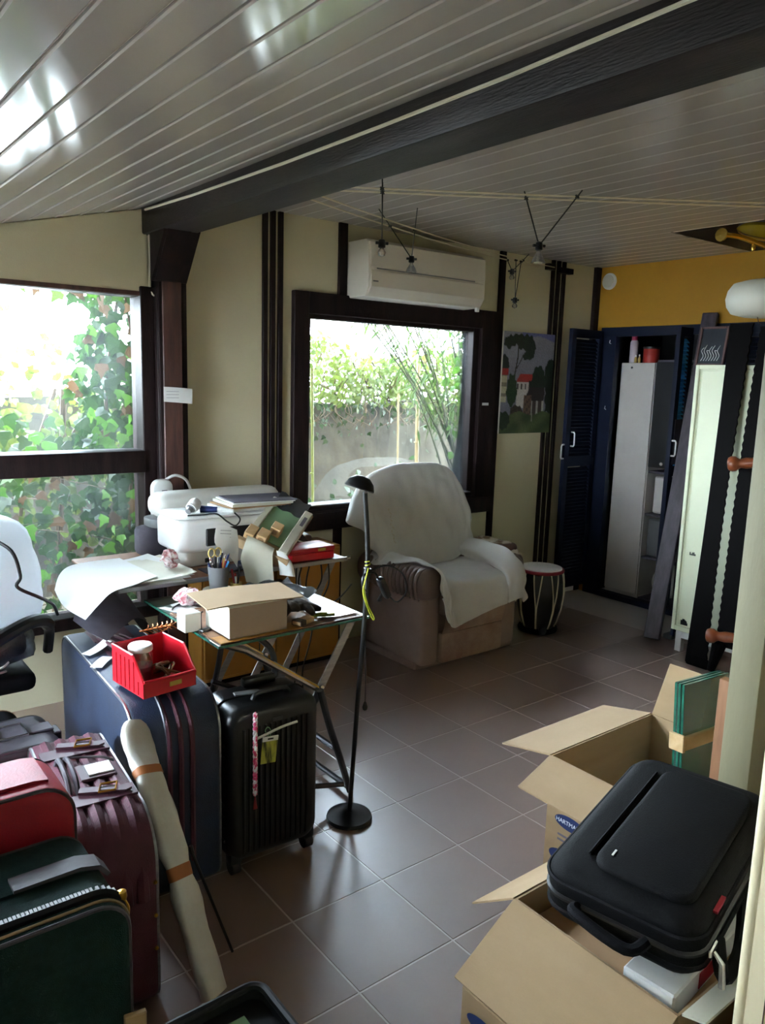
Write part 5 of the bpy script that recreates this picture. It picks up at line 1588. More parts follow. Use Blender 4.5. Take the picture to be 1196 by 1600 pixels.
build('film', MB(Tm).sheet([[(.015 + .15 * i / 8, .29 + .12 * j / 6, .010 + .006 * math.sin(i * 1.7 + j * 1.1)) for i in range(9)] for j in range(7)], .001), M['cellophane'], lp, 80)
for k_, (bx_, lab) in enumerate((((.05, .095, .015, .075, .005, .05), 'small pale wooden block with round hole on the slanted tray'),
                                 ((.08, .125, .10, .15, .005, .05), 'small plain pale wooden block in the middle of the slanted tray'),
                                 ((.0, .042, .002, .07, .015, .045), 'small pale wooden block at the left corner of the slanted tray'))):
    wbk = thing('wooden_block', lab, 'block', Tm @ Vector((bx_[0], bx_[2], bx_[4])))
    build('block', MB(Tm).bx(*bx_, .002), M['pine'], wbk)
    if k_ == 0:
        build('round_hole', MB(Tm).tube([(.0725, .0145, .028), (.0725, .0165, .028)], .014, 16), M['cardedge'], wbk)
    else:
        build('end_mark', MB(Tm).bx(bx_[0] + .012, bx_[1] - .012, bx_[2] - .0005, bx_[2] + .001, bx_[4] + .012, bx_[5] - .01), M['cardedge'], wbk)
rb = thing('red_box', 'flat red plastic box at the right end of the printer stand', 'box', (1.86, 2.92, Z3))
build('bottom', MB().bx(1.75, 1.975, 2.858, 2.99, Z3, .795, .004), M['red'], rb)
build('lid', MB().bx(1.748, 1.977, 2.856, 2.992, .796, .818, .005, 2), M['red'], rb)
build('label', MB().bx(1.885, 1.925, 2.8545, 2.857, .80, .812), M['label'], rb)
bh = thing('black_holder', 'black angled holder standing behind the red box', 'holder', (1.9, 3.1, Z3))
build('holder', MB().prism([(1.80, Z3), (2.0, Z3), (1.93, .84), (1.90, .93), (1.87, .93), (1.86, .84)], 3.06, 3.12, 'XZ', bev=.006), M['black'], bh)
build('plate', MB(frame((1.86, 3.05, .825), (1, .1, -.42), (0, 1, 0))).bx(-.02, .17, -.02, .10, 0, .006), M['white'], bh)
one('brown_case', MB(frame((1.87, 3.13, .765), (1, .06, -.04), (0, 1, .1))).bx(-.03, .16, -.01, .12, 0, .055, .015, 3).tube([(.03, .0, .055), (.05, -.005, .07), (.08, -.005, .07), (.10, 0, .055)], .005, 6), M['leather'], 'brown leather case lying behind the red box', 'case')
one('blue_folder', MB(T(1.60, 2.93, .762, .1)).bx(-.05, .05, -.06, .06, 0, .008, .002).bx(-.05, -.046, -.06, .06, 0, .012), M['navy'], 'dark blue folder showing between the hanging papers', 'folder')
one('printer_mat', MB().bx(1.36, 1.60, 2.86, 2.97, Z3, Z3 + .004).bx(1.36, 1.60, 2.86, 2.862, Z3, Z3 + .007), M['greyfab'], 'grey mat under the front of the small white printer', 'mat')
# ------------------------------------------------------------------ luggage
def soft_case(name, label, Mx, L, W, H, r, mat, pipe, zips=1, nm_parts=None):
    # local frame: x thickness (0..W), y length (0..L), z height (0..H); broad faces look along x
    t = thing(name, label, 'suitcase', Mx @ Vector((W / 2, L / 2, 0)))
    out = rrect(0, L, 0.0, H, r, 7)
    body = MB(Mx).prism(out, 0.0, W, 'YZ', bev=0.016, seg=3)
    build('body', body, M[mat], t, 50)
    for x_ in (0.004, W - 0.004):
        ring_ = [(x_, y, z) for y, z in rrect(0.006, L - 0.006, 0.006, H - 0.006, tuple(q_ - .004 for q_ in (r if isinstance(r, tuple) else (r,) * 4)), 7)]
        build('piping', MB(Mx).tube(ring_, 0.005, 6, closed=True), M[pipe], t)
    for q in range(zips):
        x_ = W * (0.36 + 0.3 * q)
        ring_ = [(x_, y, z) for y, z in rrect(-.001, L + .001, -.001 + .003, H + .001, r, 7)]
        build('zip', MB(Mx).tube(ring_, 0.005, 6, closed=True), M['gunmetal'], t)
    return t

# big navy suitcase, narrow top up
Mx = T(.745, 2.06, .0, -.05)
bs = soft_case('navy_suitcase', 'big navy blue suitcase under the red bin, beside the desk', Mx, .86, .265, .61, (.05, .05, .07, .12), 'navyfab', 'steel', 1)
wh = MB(Mx)
for y in (.1, .76):
    for x_ in (.05, .215):
        build('wheel', MB(Mx).tube([(x_ - .012, y, .012), (x_ + .012, y, .012)], .02, 12), M['black'], bs)
build('handle_strap', MB(Mx).prism([(.33, .605), (.66, .605), (.66, .614), (.33, .614)], .075, .185, 'YZ'), M['burgstrap'], bs)
hs = MB(Mx)
for x_ in (.09, .11, .15, .17):
    hs.tube(cr_interp([(x_, .30, .612), (x_, .40, .634), (x_, .55, .636), (x_, .70, .612)], 5), .006, 6)
build('handle', hs, M['burgstrap'], bs)
fs_ = MB(Mx)
for x_ in (.10, .135, .17):
    fs_.tube(cr_interp([(x_, .12, .612), (x_, .04, .575), (x_, -.003, .50), (x_, -.003, .30), (x_, -.003, .10)], 5), .008, 6)
build('front_strap', fs_, M['burg'], bs)
build('plum_band', MB(Mx).prism([(.66, .606), (.80, .606), (.80, .613), (.66, .613)], .07, .21, 'YZ'), M['burgstrap'], bs)
for q, (y, x_, rz, lab) in enumerate(((.56, .05, .5, 'curled white paper tag on the navy suitcase, the farther one'), (.44, .035, .9, 'flat white paper tag on the navy suitcase, the nearer one'))):
    m2 = Mx @ T(x_, y, .617, rz)
    g_ = [[(-.05 + .10 * i / 6, -.02 + .04 * j / 3, .001 + (.022 * (i / 6) ** 2 if q == 0 else .004 * math.sin(i * .5))) for i in range(7)] for j in range(4)]
    one('paper_tag', MB(m2).sheet(g_, .001), M['paper'], lab, 'tag', smooth=80)

# red bin on it
bn = thing('red_bin', 'open red plastic storage bin on the navy suitcase', 'bin', (.87, 2.22, .616))
Bm_ = T(.795, 2.115, .624, .12)
w, d, h, e = .175, .195, .115, .005
mb = MB(Bm_)
mb.bx(0, w, 0, d, 0, e)
mb.bx(0, w, d - e, d, e, h)
side = [(0, e), (d, e), (d, h), (.065, h), (0, .045)]
mb.prism(side, 0, e, 'YZ').prism(side, w - e, w, 'YZ')
mb.bx(0, w, 0, e, e, .05)
build('body', mb, M['red'], bn)
rb_ = MB(Bm_).tube([(.0025, .0, .045), (.0025, .065, h), (.0025, d, h), (w - .0025, d, h), (w - .0025, .065, h), (w - .0025, 0, .045), (.0025, 0, .05)], .005, 6)
build('rim', rb_, M['red'], bn)
rbs = MB(Bm_)
for q in range(6):
    rbs.tube([(-.001, .03 + q * .027, .005), (-.001, .03 + q * .027, .045 if q < 1 else .10)], .0022, 5)
build('rib', rbs, M['red'], bn)
build('label', MB(Bm_).bx(.085, .125, -.0015, .001, .018, .032), M['label'], bn)
jr = thing('glass_jar', 'screw-top glass jar with white lid inside the red bin', 'jar', Bm_ @ Vector((.055, .125, .006)))
jc = Bm_ @ Vector((.058, .125, .006))
build('jar', MB().lathe([(.0, 0), (.034, 0), (.037, .006), (.037, .085), (.031, .095), (.031, .10)], jc, 24), M['bulb'], jr)
build('contents', MB().lathe([(.0, .002), (.033, .003), (.034, .05), (.0, .052)], jc, 20), M['burg'], jr)
build('lid', MB().lathe([(.036, .098), (.037, .10), (.037, .113), (.034, .117), (.0, .117)], jc, 24), M['white'], jr)
rg = random.Random(8)
cw = MB(Bm_)
for q in range(5):
    p = [(.10 + rg.uniform(-.02, .05), .03 + .03 * s + rg.uniform(0, .03), .02 + .02 * rg.random() + .025 * math.sin(s * 1.2)) for s in range(5)]
    cw.tube(cr_interp(p, 5), .0035 if q < 3 else .005, 6)
one('cord_tangle', cw, M['canetan'], 'tangle of pale cords and wire beside the jar in the red bin', 'cords')
cw = MB()
rg = random.Random(18)
for q in range(7):
    c = Vector((1.0, 2.64, .625)).lerp(Vector((1.045, 2.55, .66)), q / 6)
    cw.tube([c + Vector((.016 * math.cos(a * .8) + .004 * q, .016 * math.sin(a * .8), .01 + .004 * a)) for a in range(9)], .002, 5)
cw.tube(cr_interp([(.985, 2.66, .618), (1.02, 2.60, .64), (1.05, 2.55, .675), (1.066, 2.54, .69)], 5), .0025, 5)
one('copper_wire', cw, M['copper'], 'coil of copper wire lying behind the red bin', 'wire')

# black hard-shell trolley case
bk = thing('black_trolley_case', 'black ribbed hard-shell trolley case standing by the floor lamp', 'suitcase', (1.19, 2.13, 0))
Kx = T(1.02, 2.02, 0, -.03)
W_, D_, z0, z1 = .325, .21, .045, .555
mb = MB(Kx).prism(rrect(0, W_, z0, z1, .05, 6), 0, D_, 'XZ', bev=.03, seg=4)
build('shell', mb, M['blackshell'], bk, 50)
rib = MB(Kx)
for q in range(13):
    x_ = .05 + q * .0188
    rib.tube(cr_interp([(x_, .002, z0 + .04), (x_, -.002, z0 + .07), (x_, -.002, z1 - .09), (x_, .002, z1 - .075)], 4), .0045, 6)
build('rib', rib, M['blackshell'], bk)
rib = MB(Kx)
for q in range(9):
    z = .12 + q * .04
    rib.tube([(-.001, .03, z), (-.002, .06, z), (-.002, D_ - .05, z), (-.001, D_ - .03, z)], .005, 6)
build('side_rib', rib, M['blackshell'], bk)
build('seam', MB(Kx).tube([(x_, D_ * .5, z) for x_, z in rrect(-.001, W_ + .001, z0 - .001, z1 + .001, .05, 6)], .004, 6, closed=True), M['black'], bk)
build('top_handle', MB(Kx).tube(cr_interp([(.11, .06, z1), (.13, .06, z1 + .018), (.22, .06, z1 + .018), (.24, .06, z1)], 5), .009, 8), M['black'], bk)
build('pull_handle', MB(Kx).bx(.13, .25, .16, .195, z1 - .005, z1 + .028, .01, 2), M['black'], bk)
build('grey_tag', MB(Kx @ T(.105, .09, z1 + .012, -.2)).bx(-.042, .042, -.014, .014, 0, .006, .002), M['grey'], bk)
build('white_strip', MB(Kx).tube(cr_interp([(.085, -.006, .455), (.12, -.008, .463), (.18, -.008, .475), (.235, -.006, .478)], 4), .0045, 6), M['offwhite'], bk)
build('badge', MB(Kx).bx(.15, .185, -.003, .0, .497, .508), M['gunmetal'], bk)
for x_ in (.03, W_ - .03):
    for y in (.03, D_ - .03):
        w_ = build('wheel', MB(Kx).tube([(x_ - .014, y, .026), (x_ + .014, y, .026)], .026, 14), M['black'], bk)
        build('wheel_housing', MB(Kx).bx(x_ - .022, x_ + .022, y - .022, y + .022, .035, .085, .012, 2), M['black'], w_)
bd = MB(Kx)
for s in range(3):
    bd.tube([(.083 + .004 * math.sin(q * .8 + s * 2.09), -.012 + .003 * math.cos(q * .8 + s * 2.09), .545 - .0058 * q) for q in range(48)], .0042, 6)
br_ = build('braid', bd, M['pink'], bk)
bdt = MB(Kx)
for q in range(7):
    bdt.tube([(.083, -.012, .268), (.078 + .002 * q, -.012, .225)], .002, 4)
build('tassel', bdt, M['drumred'], br_)
tg = MB(Kx @ T(.135, -.008, .42, 0, 0, .1)).bx(-.027, .027, -.0015, .0015, -.055, .03, .001)
lt = build('luggage_tag', tg, M['tag'], bk)
build('tag_header', MB(Kx @ T(.135, -.0085, .42, 0, 0, .1)).bx(-.028, .028, -.0018, .0018, .018, .034, .001), M['white'], lt)
build('tag_slot', MB(Kx @ T(.135, -.0088, .42, 0, 0, .1)).bx(-.010, .010, -.0019, -.0005, .024, .029), M['black'], lt)
build('tag_loop', MB(Kx).tube(cr_interp([(.135, -.008, .45), (.12, -.008, .475), (.13, -.006, .485), (.14, -.008, .47), (.135, -.008, .45)], 4), .0018, 5), M['greenglass'], lt)

# burgundy suitcase with straps
Gx = T(.462, 1.70, 0, -.085)
bg = soft_case('burgundy_suitcase', 'burgundy fabric suitcase with leather straps and buckles on top', Gx, .60, .20, .50, (.05, .05, .06, .12), 'burg', 'steel', 0)
pd = MB(Gx)
for x_ in (.04, .08, .12, .16):
    pd.tube(cr_interp([(x_, .004, .30), (x_, .03, .42), (x_, .10, .49), (x_, .30, .494), (x_, .55, .490)], 6), .019, 8)
build('padding', pd, M['burg'], bg)
for q, y in enumerate((.16, .44)):
    mb = MB(Gx).prism([(y - .028, .508), (y + .028, .508), (y + .028, .515), (y - .028, .515)], .01, .19, 'YZ')
    build('strap', mb, M['burgstrap'], bg)
    sx = MB(Gx)
    m2 = Gx @ T(.125, y + .01, .522, -.35)
    build('strap_end', MB(m2).prism([(-.07, -.013), (.045, -.013), (.058, 0), (.045, .013), (-.07, .013)], -.004, .002, 'XY'), M['burgstrap'], bg)
    bkx = build('buckle', MB(m2).tube([(-.02, -.02, .004), (.02, -.02, .008), (.02, .02, .008), (-.02, .02, .004)], .003, 6, closed=True), M['gold'], bg)
    build('buckle_prong', MB(m2).tube([(-.02, 0, .006), (.022, 0, .009)], .002, 5), M['steel'], bkx)
build('handle_plate', MB(Gx).bx(.075, .17, .25, .34, .508, .518, .004), M['burgstrap'], bg)
build('name_window', MB(Gx).bx(.10, .165, .265, .325, .518, .522, .001), M['wrap'], bg)
hb = MB(Gx)
for x_ in (.04, .06):
    hb.tube(cr_interp([(x_, .20, .505), (x_, .24, .54), (x_, .34, .543), (x_, .39, .505)], 5), .007, 8)
build('handle', hb, M['leather2'], bg)
build('zip_pull', MB(Gx).tube(cr_interp([(.05, .38, .53), (.10, .37, .525), (.15, .345, .525), (.18, .33, .515)], 4), .004, 6), M['steel'], bg)
for y in (.10, .50):
    for x_ in (.04, .16):
        build('wheel', MB(Gx).tube([(x_ - .012, y, .012), (x_ + .012, y, .012)], .018, 12), M['black'], bg)
rv = MB(Gx)
for y, z in ((.0, .25), (.0, .16), (.0, .34)):
    rv.ball((.19, y - .001, z), .005, 8, 6)
build('stud', rv, M['gold'], bg)

# red case
def flat_case(name, label, Mx, W, D, H, r, mat, pipe):
    # broad face looks along -y; x width, y thickness, z height
    t = thing(name, label, 'suitcase', Mx @ Vector((W / 2, D / 2, 0)))
    build('body', MB(Mx).prism(rrect(0, W, 0, H, r, 7), 0, D, 'XZ', bev=.022, seg=4), M[mat], t, 50)
    for y in (.012, D - .012):
        build('piping', MB(Mx).tube([(x_, y, z) for x_, z in rrect(.003, W - .003, .003, H - .003, r, 7)], .0045, 6, closed=True), M[pipe], t)
    return t
Rx = T(-.08, 1.615, 0, .0)
rc = flat_case('red_suitcase', 'smooth red suitcase standing between the green and burgundy ones', Rx, .535, .19, .695, .07, 'redcase', 'leather2')
build('glare_panel', MB(Rx).prism([(.03, .692), (.46, .692), (.49, .685), (.49, .697), (.46, .702), (.03, .702)], .045, .165, 'XZ'), M['redcase'], rc)  # raised red panel where the case top shows pale glare
build('handle', MB(Rx).tube(cr_interp([(.05, .10, .695), (.09, .10, .73), (.24, .10, .73), (.28, .10, .695)], 5), .012, 8), M['black'], rc)

Gn = T(-.055, 1.305, 0, .0)
gn = flat_case('green_suitcase', 'dark green canvas suitcase with grey zip, nearest of the luggage', Gn, .515, .295, .60, .06, 'green', 'leather2')
build('zip_band', MB(Gn).tube([(x_, .05, z) for x_, z in rrect(-.0015, .5165, -.0015 + .004, .6015, .06, 8)], .010, 6, closed=True), M['black'], gn)
zt = MB(Gn)
ol = rrect(-.003, .518, .004, .603, .06, 8)
for i in range(len(ol)):
    a, b = Vector((ol[i][0], 0, ol[i][1])), Vector((ol[(i + 1) % len(ol)][0], 0, ol[(i + 1) % len(ol)][1]))
    k_ = max(1, int((b - a).length / .007))
    for s in range(k_):
        p = a.lerp(b, s / k_)
        zt.bx(p.x - .0025, p.x + .0025, .052, .064, p.z - .003, p.z + .007)
o = build('zip_teeth', zt, M['grey'], gn); o['kind'] = 'stuff'
build('piping', MB(Gn).tube([(x_, .028, z) for x_, z in rrect(-.001, .516, .004, .600, .06, 8)], .004, 6, closed=True), M['canetan'], gn)
zp = build('zip_pull', MB(Gn).lathe([(0, .012), (.008, .01), (.01, 0), (.007, -.01), (0, -.012)], (.513, .05, .578), 12).tube(cr_interp([(.516, .045, .57), (.522, .043, .555), (.52, .043, .535), (.512, .044, .545)], 4), .003, 6), M['gold'], gn)
st_ = build('webbing', MB(Gn).bx(.02, .49, .135, .165, .597, .605), M['green'], gn)
build('leather_end', MB(Gn).prism([(.34, .606), (.46, .606), (.495, .596), (.512, .575), (.519, .58), (.50, .604), (.462, .614), (.34, .613)], .13, .175, 'XZ'), M['leather2'], st_)
lp_ = build('clasp_plate', MB(Gn).bx(.165, .225, .128, .172, .604, .609, .002), M['steel'], st_)
rv = MB(Gn)
for x_ in (.18, .21):
    rv.lathe([(.007, 0), (.006, .003), (0, .004)], (x_, .15, .609), 12)
build('rivet', rv, M['leather2'], lp_)
build('handle', MB(Gn).tube(cr_interp([(.20, .15, .612), (.17, .15, .64), (.06, .15, .655), (-.02, .15, .63)], 5), .013, 8), M['black'], gn)
build('corner_patch', MB(Gn).prism(rrect(.43, .505, .02, .13, .03, 4), -.004, .004, 'XZ'), M['burgstrap'], gn)
# grey-brown suitcase behind the red one, dark one further back
Qx = T(.0, 2.325, 0, .0)
gc = flat_case('grey_suitcase', 'grey suitcase with broad buckled strap behind the red one', Qx, .64, .25, .46, .06, 'leather2', 'steel')
sg = build('strap', MB(Qx).bx(.36, .62, .09, .15, .458, .467, .003).bx(.62, .643, .09, .15, .28, .45, .003), M['leather2'], gc)
build('buckle', MB(Qx).tube([(.46, .075, .472), (.54, .075, .472), (.54, .165, .472), (.46, .165, .472)], .004, 6, closed=True), M['chrome'], sg)
build('side_handle', MB(Qx).tube(cr_interp([(.36, -.002, .40), (.36, -.025, .38), (.50, -.025, .38), (.50, -.002, .40)], 4), .010, 8), M['leather2'], gc)
Dx = T(-.02, 2.60, 0, .0)
dkc = flat_case('dark_suitcase', 'dark brown suitcase under the office chair, farthest of the luggage', Dx, .62, .21, .40, .06, 'blackmatte', 'wood')
build('handle', MB(Dx).tube(cr_interp([(.20, .10, .40), (.24, .10, .43), (.40, .10, .43), (.44, .10, .40)], 5), .011, 8), M['black'], dkc)

# padded package leaning beside the burgundy suitcase
wp = thing('wrapped_package', 'long flat package in pearly foam and brown tape leaning beside the burgundy suitcase', 'package', (.75, 1.7, 0))
spine = cr_interp([(.742, 2.065, .585), (.735, 1.98, .525), (.732, 1.88, .455), (.736, 1.77, .34), (.745, 1.68, .20), (.765, 1.60, .03)], 5)
K_ = len(spine) - 1
wid = lambda t: .045 * (0.55 + 0.45 * min(1, t / .08)) * (1 - .22 * max(0, 1 - abs(t - .30) / .06)) * (1 - .25 * max(0, 1 - abs(t - .66) / .05)) * (1 - .18 * t)
vs, fs = [], []
N_ = 14
for i, p in enumerate(spine):
    t_ = i / K_
    d = (spine[min(i + 1, K_)] - spine[max(i - 1, 0)]).normalized()
    sd = Vector((0.92, 0.38, 0.0)); sd = (sd - d * sd.dot(d)).normalized()
    nn = d.cross(sd)
    for j in range(N_):
        a = 2 * PI * j / N_
        ca, sa = math.cos(a), math.sin(a)
        ca = math.copysign(abs(ca) ** .6, ca); sa = math.copysign(abs(sa) ** .6, sa)
        vs.append(p + sd * ca * wid(t_) * (1 + .06 * math.sin(i * 1.7 + j)) + nn * sa * (.017 + .004 * math.sin(i * 1.1)))
for i in range(K_):
    for j in range(N_):
        fs.append((i * N_ + j, i * N_ + (j + 1) % N_, (i + 1) * N_ + (j + 1) % N_, (i + 1) * N_ + j))
fs += [tuple(range(N_ - 1, -1, -1)), tuple(K_ * N_ + j for j in range(N_))]
build('foam', MB().add(vs, fs), M['wrap'], wp, 60)
for t0_ in (.30, .66):
    i0 = int(t0_ * K_)
    tp = MB()
    ring2 = []
    for i in (i0, i0 + 1):
        p = spine[i]
        ring2.append([p + (vs[i * N_ + j] - p) * 1.06 for j in range(N_)])
    tp.add(ring2[0] + ring2[1], [(j, (j + 1) % N_, N_ + (j + 1) % N_, N_ + j) for j in range(N_)])
    build('tape', tp, M['rust'], wp, 60)
one('thin_rod', MB().tube([(.80, 1.80, .30), (.885, 1.735, .004)], .004, 6).tube([(.80, 1.80, .30), (.797, 1.803, .32)], .006, 6), M['black'], 'thin dark rod leaning from the foam package to the floor', 'rod')

# office chair with plastic-wrapped things on it
def far(p, k=1.06):
    return (p[0] * k, p[1] * k, 1.57 - (1.57 - p[2]) * k)
of = thing('office_chair', 'black office chair loaded with plastic bags by the large window', 'chair', (.44, 3.12, 0))
build('armrest', MB().tube(cr_interp([far(p) for p in [(.20, 2.46, .62), (.36, 2.50, .685), (.50, 2.55, .735), (.62, 2.62, .755), (.69, 2.70, .71), (.70, 2.76, .60)]], 6), [.02] * 6 + [.024] * 19 + [.018] * 6, 10), M['black'], of)
build('seat', MB().bx(.18, .68, 2.83, 3.32, .43, .50, .03, 3), M['blackmatte'], of)
build('backrest', MB(T(.14, 3.12, .52, 0, 0, -.15)).bx(-.05, .03, -.22, .22, 0, .50, .03, 3), M['blackmatte'], of)
build('gas_column', MB().tube([(.44, 3.12, .10), (.44, 3.12, .42)], .025, 12), M['black'], of)
for q in range(5):
    a = 2 * PI * q / 5 + .3
    lg = build('leg', MB().tube([(.44, 3.12, .10), (.44 + .27 * math.cos(a), 3.12 + .27 * math.sin(a), .07)], [.025, .015], 8), M['black'], of)
    build('castor', MB().ball((.44 + .27 * math.cos(a), 3.12 + .27 * math.sin(a), .028), .028, 12, 8), M['black'], lg)
rg = random.Random(33)
def bag_shape(c, rx, ry, rz, n_=30, m_=20, amp=.09, flat=0.35):
    vs, fs = [], []
    for i in range(m_ + 1):
        t_ = PI * i / m_
        for j in range(n_):
            a = 2 * PI * j / n_
            k = 1 + amp * (math.sin(3 * a + 2 * t_ * 2) * .5 + math.sin(7 * a - 4 * t_) * .25 + math.sin(11 * a + 6 * t_) * .15)
            s = math.sin(t_) ** .7
            z = rz * math.cos(t_)
            if z < -rz * flat: z = -rz * flat + (z + rz * flat) * .25
            vs.append((c[0] + rx * k * s * math.cos(a), c[1] + ry * k * s * math.sin(a), c[2] + z * (1 + (k - 1) * .5)))
    for i in range(m_):
        for j in range(n_):
            fs.append((i * n_ + j, (i + 1) * n_ + j, (i + 1) * n_ + (j + 1) % n_, i * n_ + (j + 1) % n_))
    return vs, fs
vs, fs = bag_shape((.465, 3.0, .80), .285, .24, .27)
wbag = one('white_plastic_bag', MB().add(vs, fs), M['plastic'], 'big bulging white plastic bag on the office chair', 'bag', smooth=60)
build('grey_print', MB().bx(.46, .50, 2.752, 2.756, .93, .95), M['grey'], wbag)
vs, fs = bag_shape((.455, 2.93, .60), .245, .19, .11, amp=.10)
tb = one('clear_wrapped_bundle', MB().add(vs, fs), M['cellophane'], 'clear plastic wrapped bundle on the seat below the white bag', 'bundle', smooth=60)
vs, fs = bag_shape((.455, 2.93, .595), .215, .16, .08, amp=.05)
build('contents', MB().add(vs, fs), M['tan'], tb, 60)
tw_ = MB()
for q in range(7):
    a = q * .9
    tw_.tube(cr_interp([(.50, 2.735, .58), (.50 + .04 * math.cos(a), 2.72, .58 + .02 * math.sin(a)), (.50 + .07 * math.cos(a + .3), 2.735, .58 + .035 * math.sin(a + .3))], 4), .004, 5)
build('knot', tw_, M['wrap'], tb)
one('hanging_wire', MB().tube(cr_interp([far(p) for p in [(.50, 2.62, 1.05), (.555, 2.56, 1.01), (.575, 2.55, .93), (.565, 2.55, .895), (.63, 2.56, .85), (.68, 2.60, .81), (.70, 2.62, .765)]], 6), .006, 8), M['black'], 'black cord hanging down over the white plastic bag', 'cord')

# tray and scrap at the very front
tr_ = thing('black_tray', 'shallow black plastic tray low in front, with a green paper', 'tray', (.70, 1.22, .1))
Tx = T(.56, 1.075, .30, .0)
mb = MB(Tx).bx(-.10, .14, -.1, .185, 0, .006)
build('floor', mb, M['black'], tr_)
ring_ = rrect(-.105, .145, -.105, .19, .03, 5)
build('rim', MB(Tx).tube([(x_, y, .03) for x_, y in ring_], .009, 8, closed=True), M['black'], tr_)
wlx = MB(Tx)
k_ = len(ring_)
wlx.add([(x_ * (.96 if z == 0 else 1), y * (.96 if z == 0 else 1), z) for z in (0, .03) for x_, y in ring_], [(i, (i + 1) % k_, k_ + (i + 1) % k_, k_ + i) for i in range(k_)])
build('wall', wlx, M['black'], tr_)
build('paper', MB(Tx).bx(.0, .09, .06, .15, .006, .009), M['greenglass'], tr_)
build('printed_square', MB(Tx).bx(.03, .05, .09, .11, .009, .0095), M['blackink'], tr_)
bxs = thing('grey_crate', 'plain dark crate carrying the black tray at the front', 'crate', (.62, 1.1, 0))
build('crate', MB(T(.56, 1.075, 0, .0)).bx(-.09, .13, -.09, .17, 0, .297, .01, 2), M['black'], bxs)
build('lip', MB(T(.56, 1.075, 0, .0)).bx(-.095, .135, -.095, .175, .26, .28, .006), M['black'], bxs)
one('cardboard_scrap', MB(T(.442, 1.255, .0, -.2)).bx(-.02, .02, -.006, .006, 0, .405, .002).bx(-.02, .02, -.0075, -.006, .2, .201), M['card'], 'brown cardboard edge peeping up at the bottom beside the green suitcase', 'cardboard')

# ------------------------------------------------------------------ cartons at the right
def carton(name, label, x0, x1, y0, y1, h, ext='card', inn='cardin'):
    t = thing(name, label, 'box', ((x0 + x1) / 2, (y0 + y1) / 2, 0))
    e = .005
    build('side', MB().bx(x0, x0 + e, y0, y1, 0, h), M[ext], t)
    build('side', MB().bx(x1 - e, x1, y0, y1, 0, h), M[ext], t)
    build('side', MB().bx(x0 + e, x1 - e, y0, y0 + e, 0, h), M[ext], t)
    build('side', MB().bx(x0 + e, x1 - e, y1 - e, y1, 0, h), M[ext], t)
    build('bottom', MB().bx(x0 + e, x1 - e, y0 + e, y1 - e, 0, e), M[inn], t)
    return t
def flap(parent, a, b, out, L, mat='card', inset=.012, L2=0.0, out2=None):
    a, b, out = Vector(a), Vector(b), Vector(out).normalized()
    d = (b - a).normalized()
    n = d.cross(out).normalized()
    c0, c1 = a + out * L + d * inset, b + out * L - d * inset
    vs = [a, b, c1, c0]
    mb = MB().add([p + n * s for s in (-.0022, .0022) for p in vs], [(0, 1, 2, 3), (7, 6, 5, 4), (0, 4, 5, 1), (1, 5, 6, 2), (2, 6, 7, 3), (3, 7, 4, 0)])
    return build('flap', mb, M[mat], parent, 0)
fb = carton('open_carton', 'open brown carton with glass sheets, farther of the two', 1.88, 2.44, 1.08, 1.485, .40)
flap(fb, (1.88, 1.487, .40), (2.44, 1.487, .40), (0, .21, -.045), .21, 'card', .0)
flap(fb, (1.878, 1.485, .40), (1.878, 1.08, .40), (-.17, 0, -.045), .175, 'card', .02)
flap(fb, (2.442, 1.08, .40), (2.442, 1.485, .40), (.02, 0, .2), .20, 'card', .04)
pf_ = bpy.data.objects[fb.children[0].name]
fx = frame((1.8795, 1.385, .205), (0, -1, 0), (0, 0, 1))
ovm = fx @ T(-.005, 0, .0008)
ell = MB(ovm).add([(.060 * math.cos(2 * PI * q / 32), .024 * math.sin(2 * PI * q / 32), 0) for q in range(32)] + [(0, 0, .0004)], [(q, (q + 1) % 32, 32) for q in range(32)])
lg = build('printed_oval', ell, M['ink'], pf_, 0)
txt('HARTMANN', .0195, ovm @ T(0, 0, .0012), M['whiteink'], pf_)
lnm = MB(fx)
build('printed_line', lnm.bx(-.05, .04, -.053, -.046, .0005, .0011), M['inkgrey'], pf_)
build('printed_line', MB(fx).bx(-.05, -.005, -.070, -.063, .0005, .0011), M['inkgrey'], pf_)
build('printed_oval', MB(fx).add([(-.02 + .06 * math.cos(2 * PI * q / 24), -.125 + .026 * math.sin(2 * PI * q / 24), .0008) for q in range(24)] + [(-.02, -.125, .0012)], [(q, (q + 1) % 24, 24) for q in range(24)]), M['ink'], pf_, 0)
crl = build('crease', MB().tube([(1.878, 1.23, .4005), (1.71, 1.225, .357)], .0012, 4), M['cardedge'], fb)

# glass sheets in it
gs = Vector((2.20, 1.20, .006))
for q in range(3):
    off = Vector((0, .013 * q, 0))
    m2 = frame(gs + off, (1, -.10, 0), (.045, .06, 1))
    lab = ('nearest', 'middle', 'farthest')[q] + ' of the three green-edged glass sheets standing in the carton'
    s_ = thing('glass_sheet', lab, 'glass sheet', gs + off, 'glass sheets in the carton')
    build('sheet', MB(m2).bx(0, .225, 0, .64, -.004, .004), M['sheetglass'], s_, 0)
    build('cut_edge', MB(m2).bx(-.0015, 0.0, 0, .64, -.004, .004).bx(0, .225, .64, .6415, -.004, .004), M['glassedge'], s_, 0)
m2 = frame(gs, (1, -.10, 0), (.045, .06, 1))
wsn = thing('wooden_clamp', 'pale wooden strap around the glass sheets in the carton', 'strap', m2 @ Vector((0, .45, 0)))
build('strap', MB(m2).bx(-.002, .225, .43, .475, .005, .018, .002), M['pine'], wsn)
build('end_block', MB(m2).bx(-.016, -.002, .425, .48, -.036, .018, .002), M['pine'], wsn)

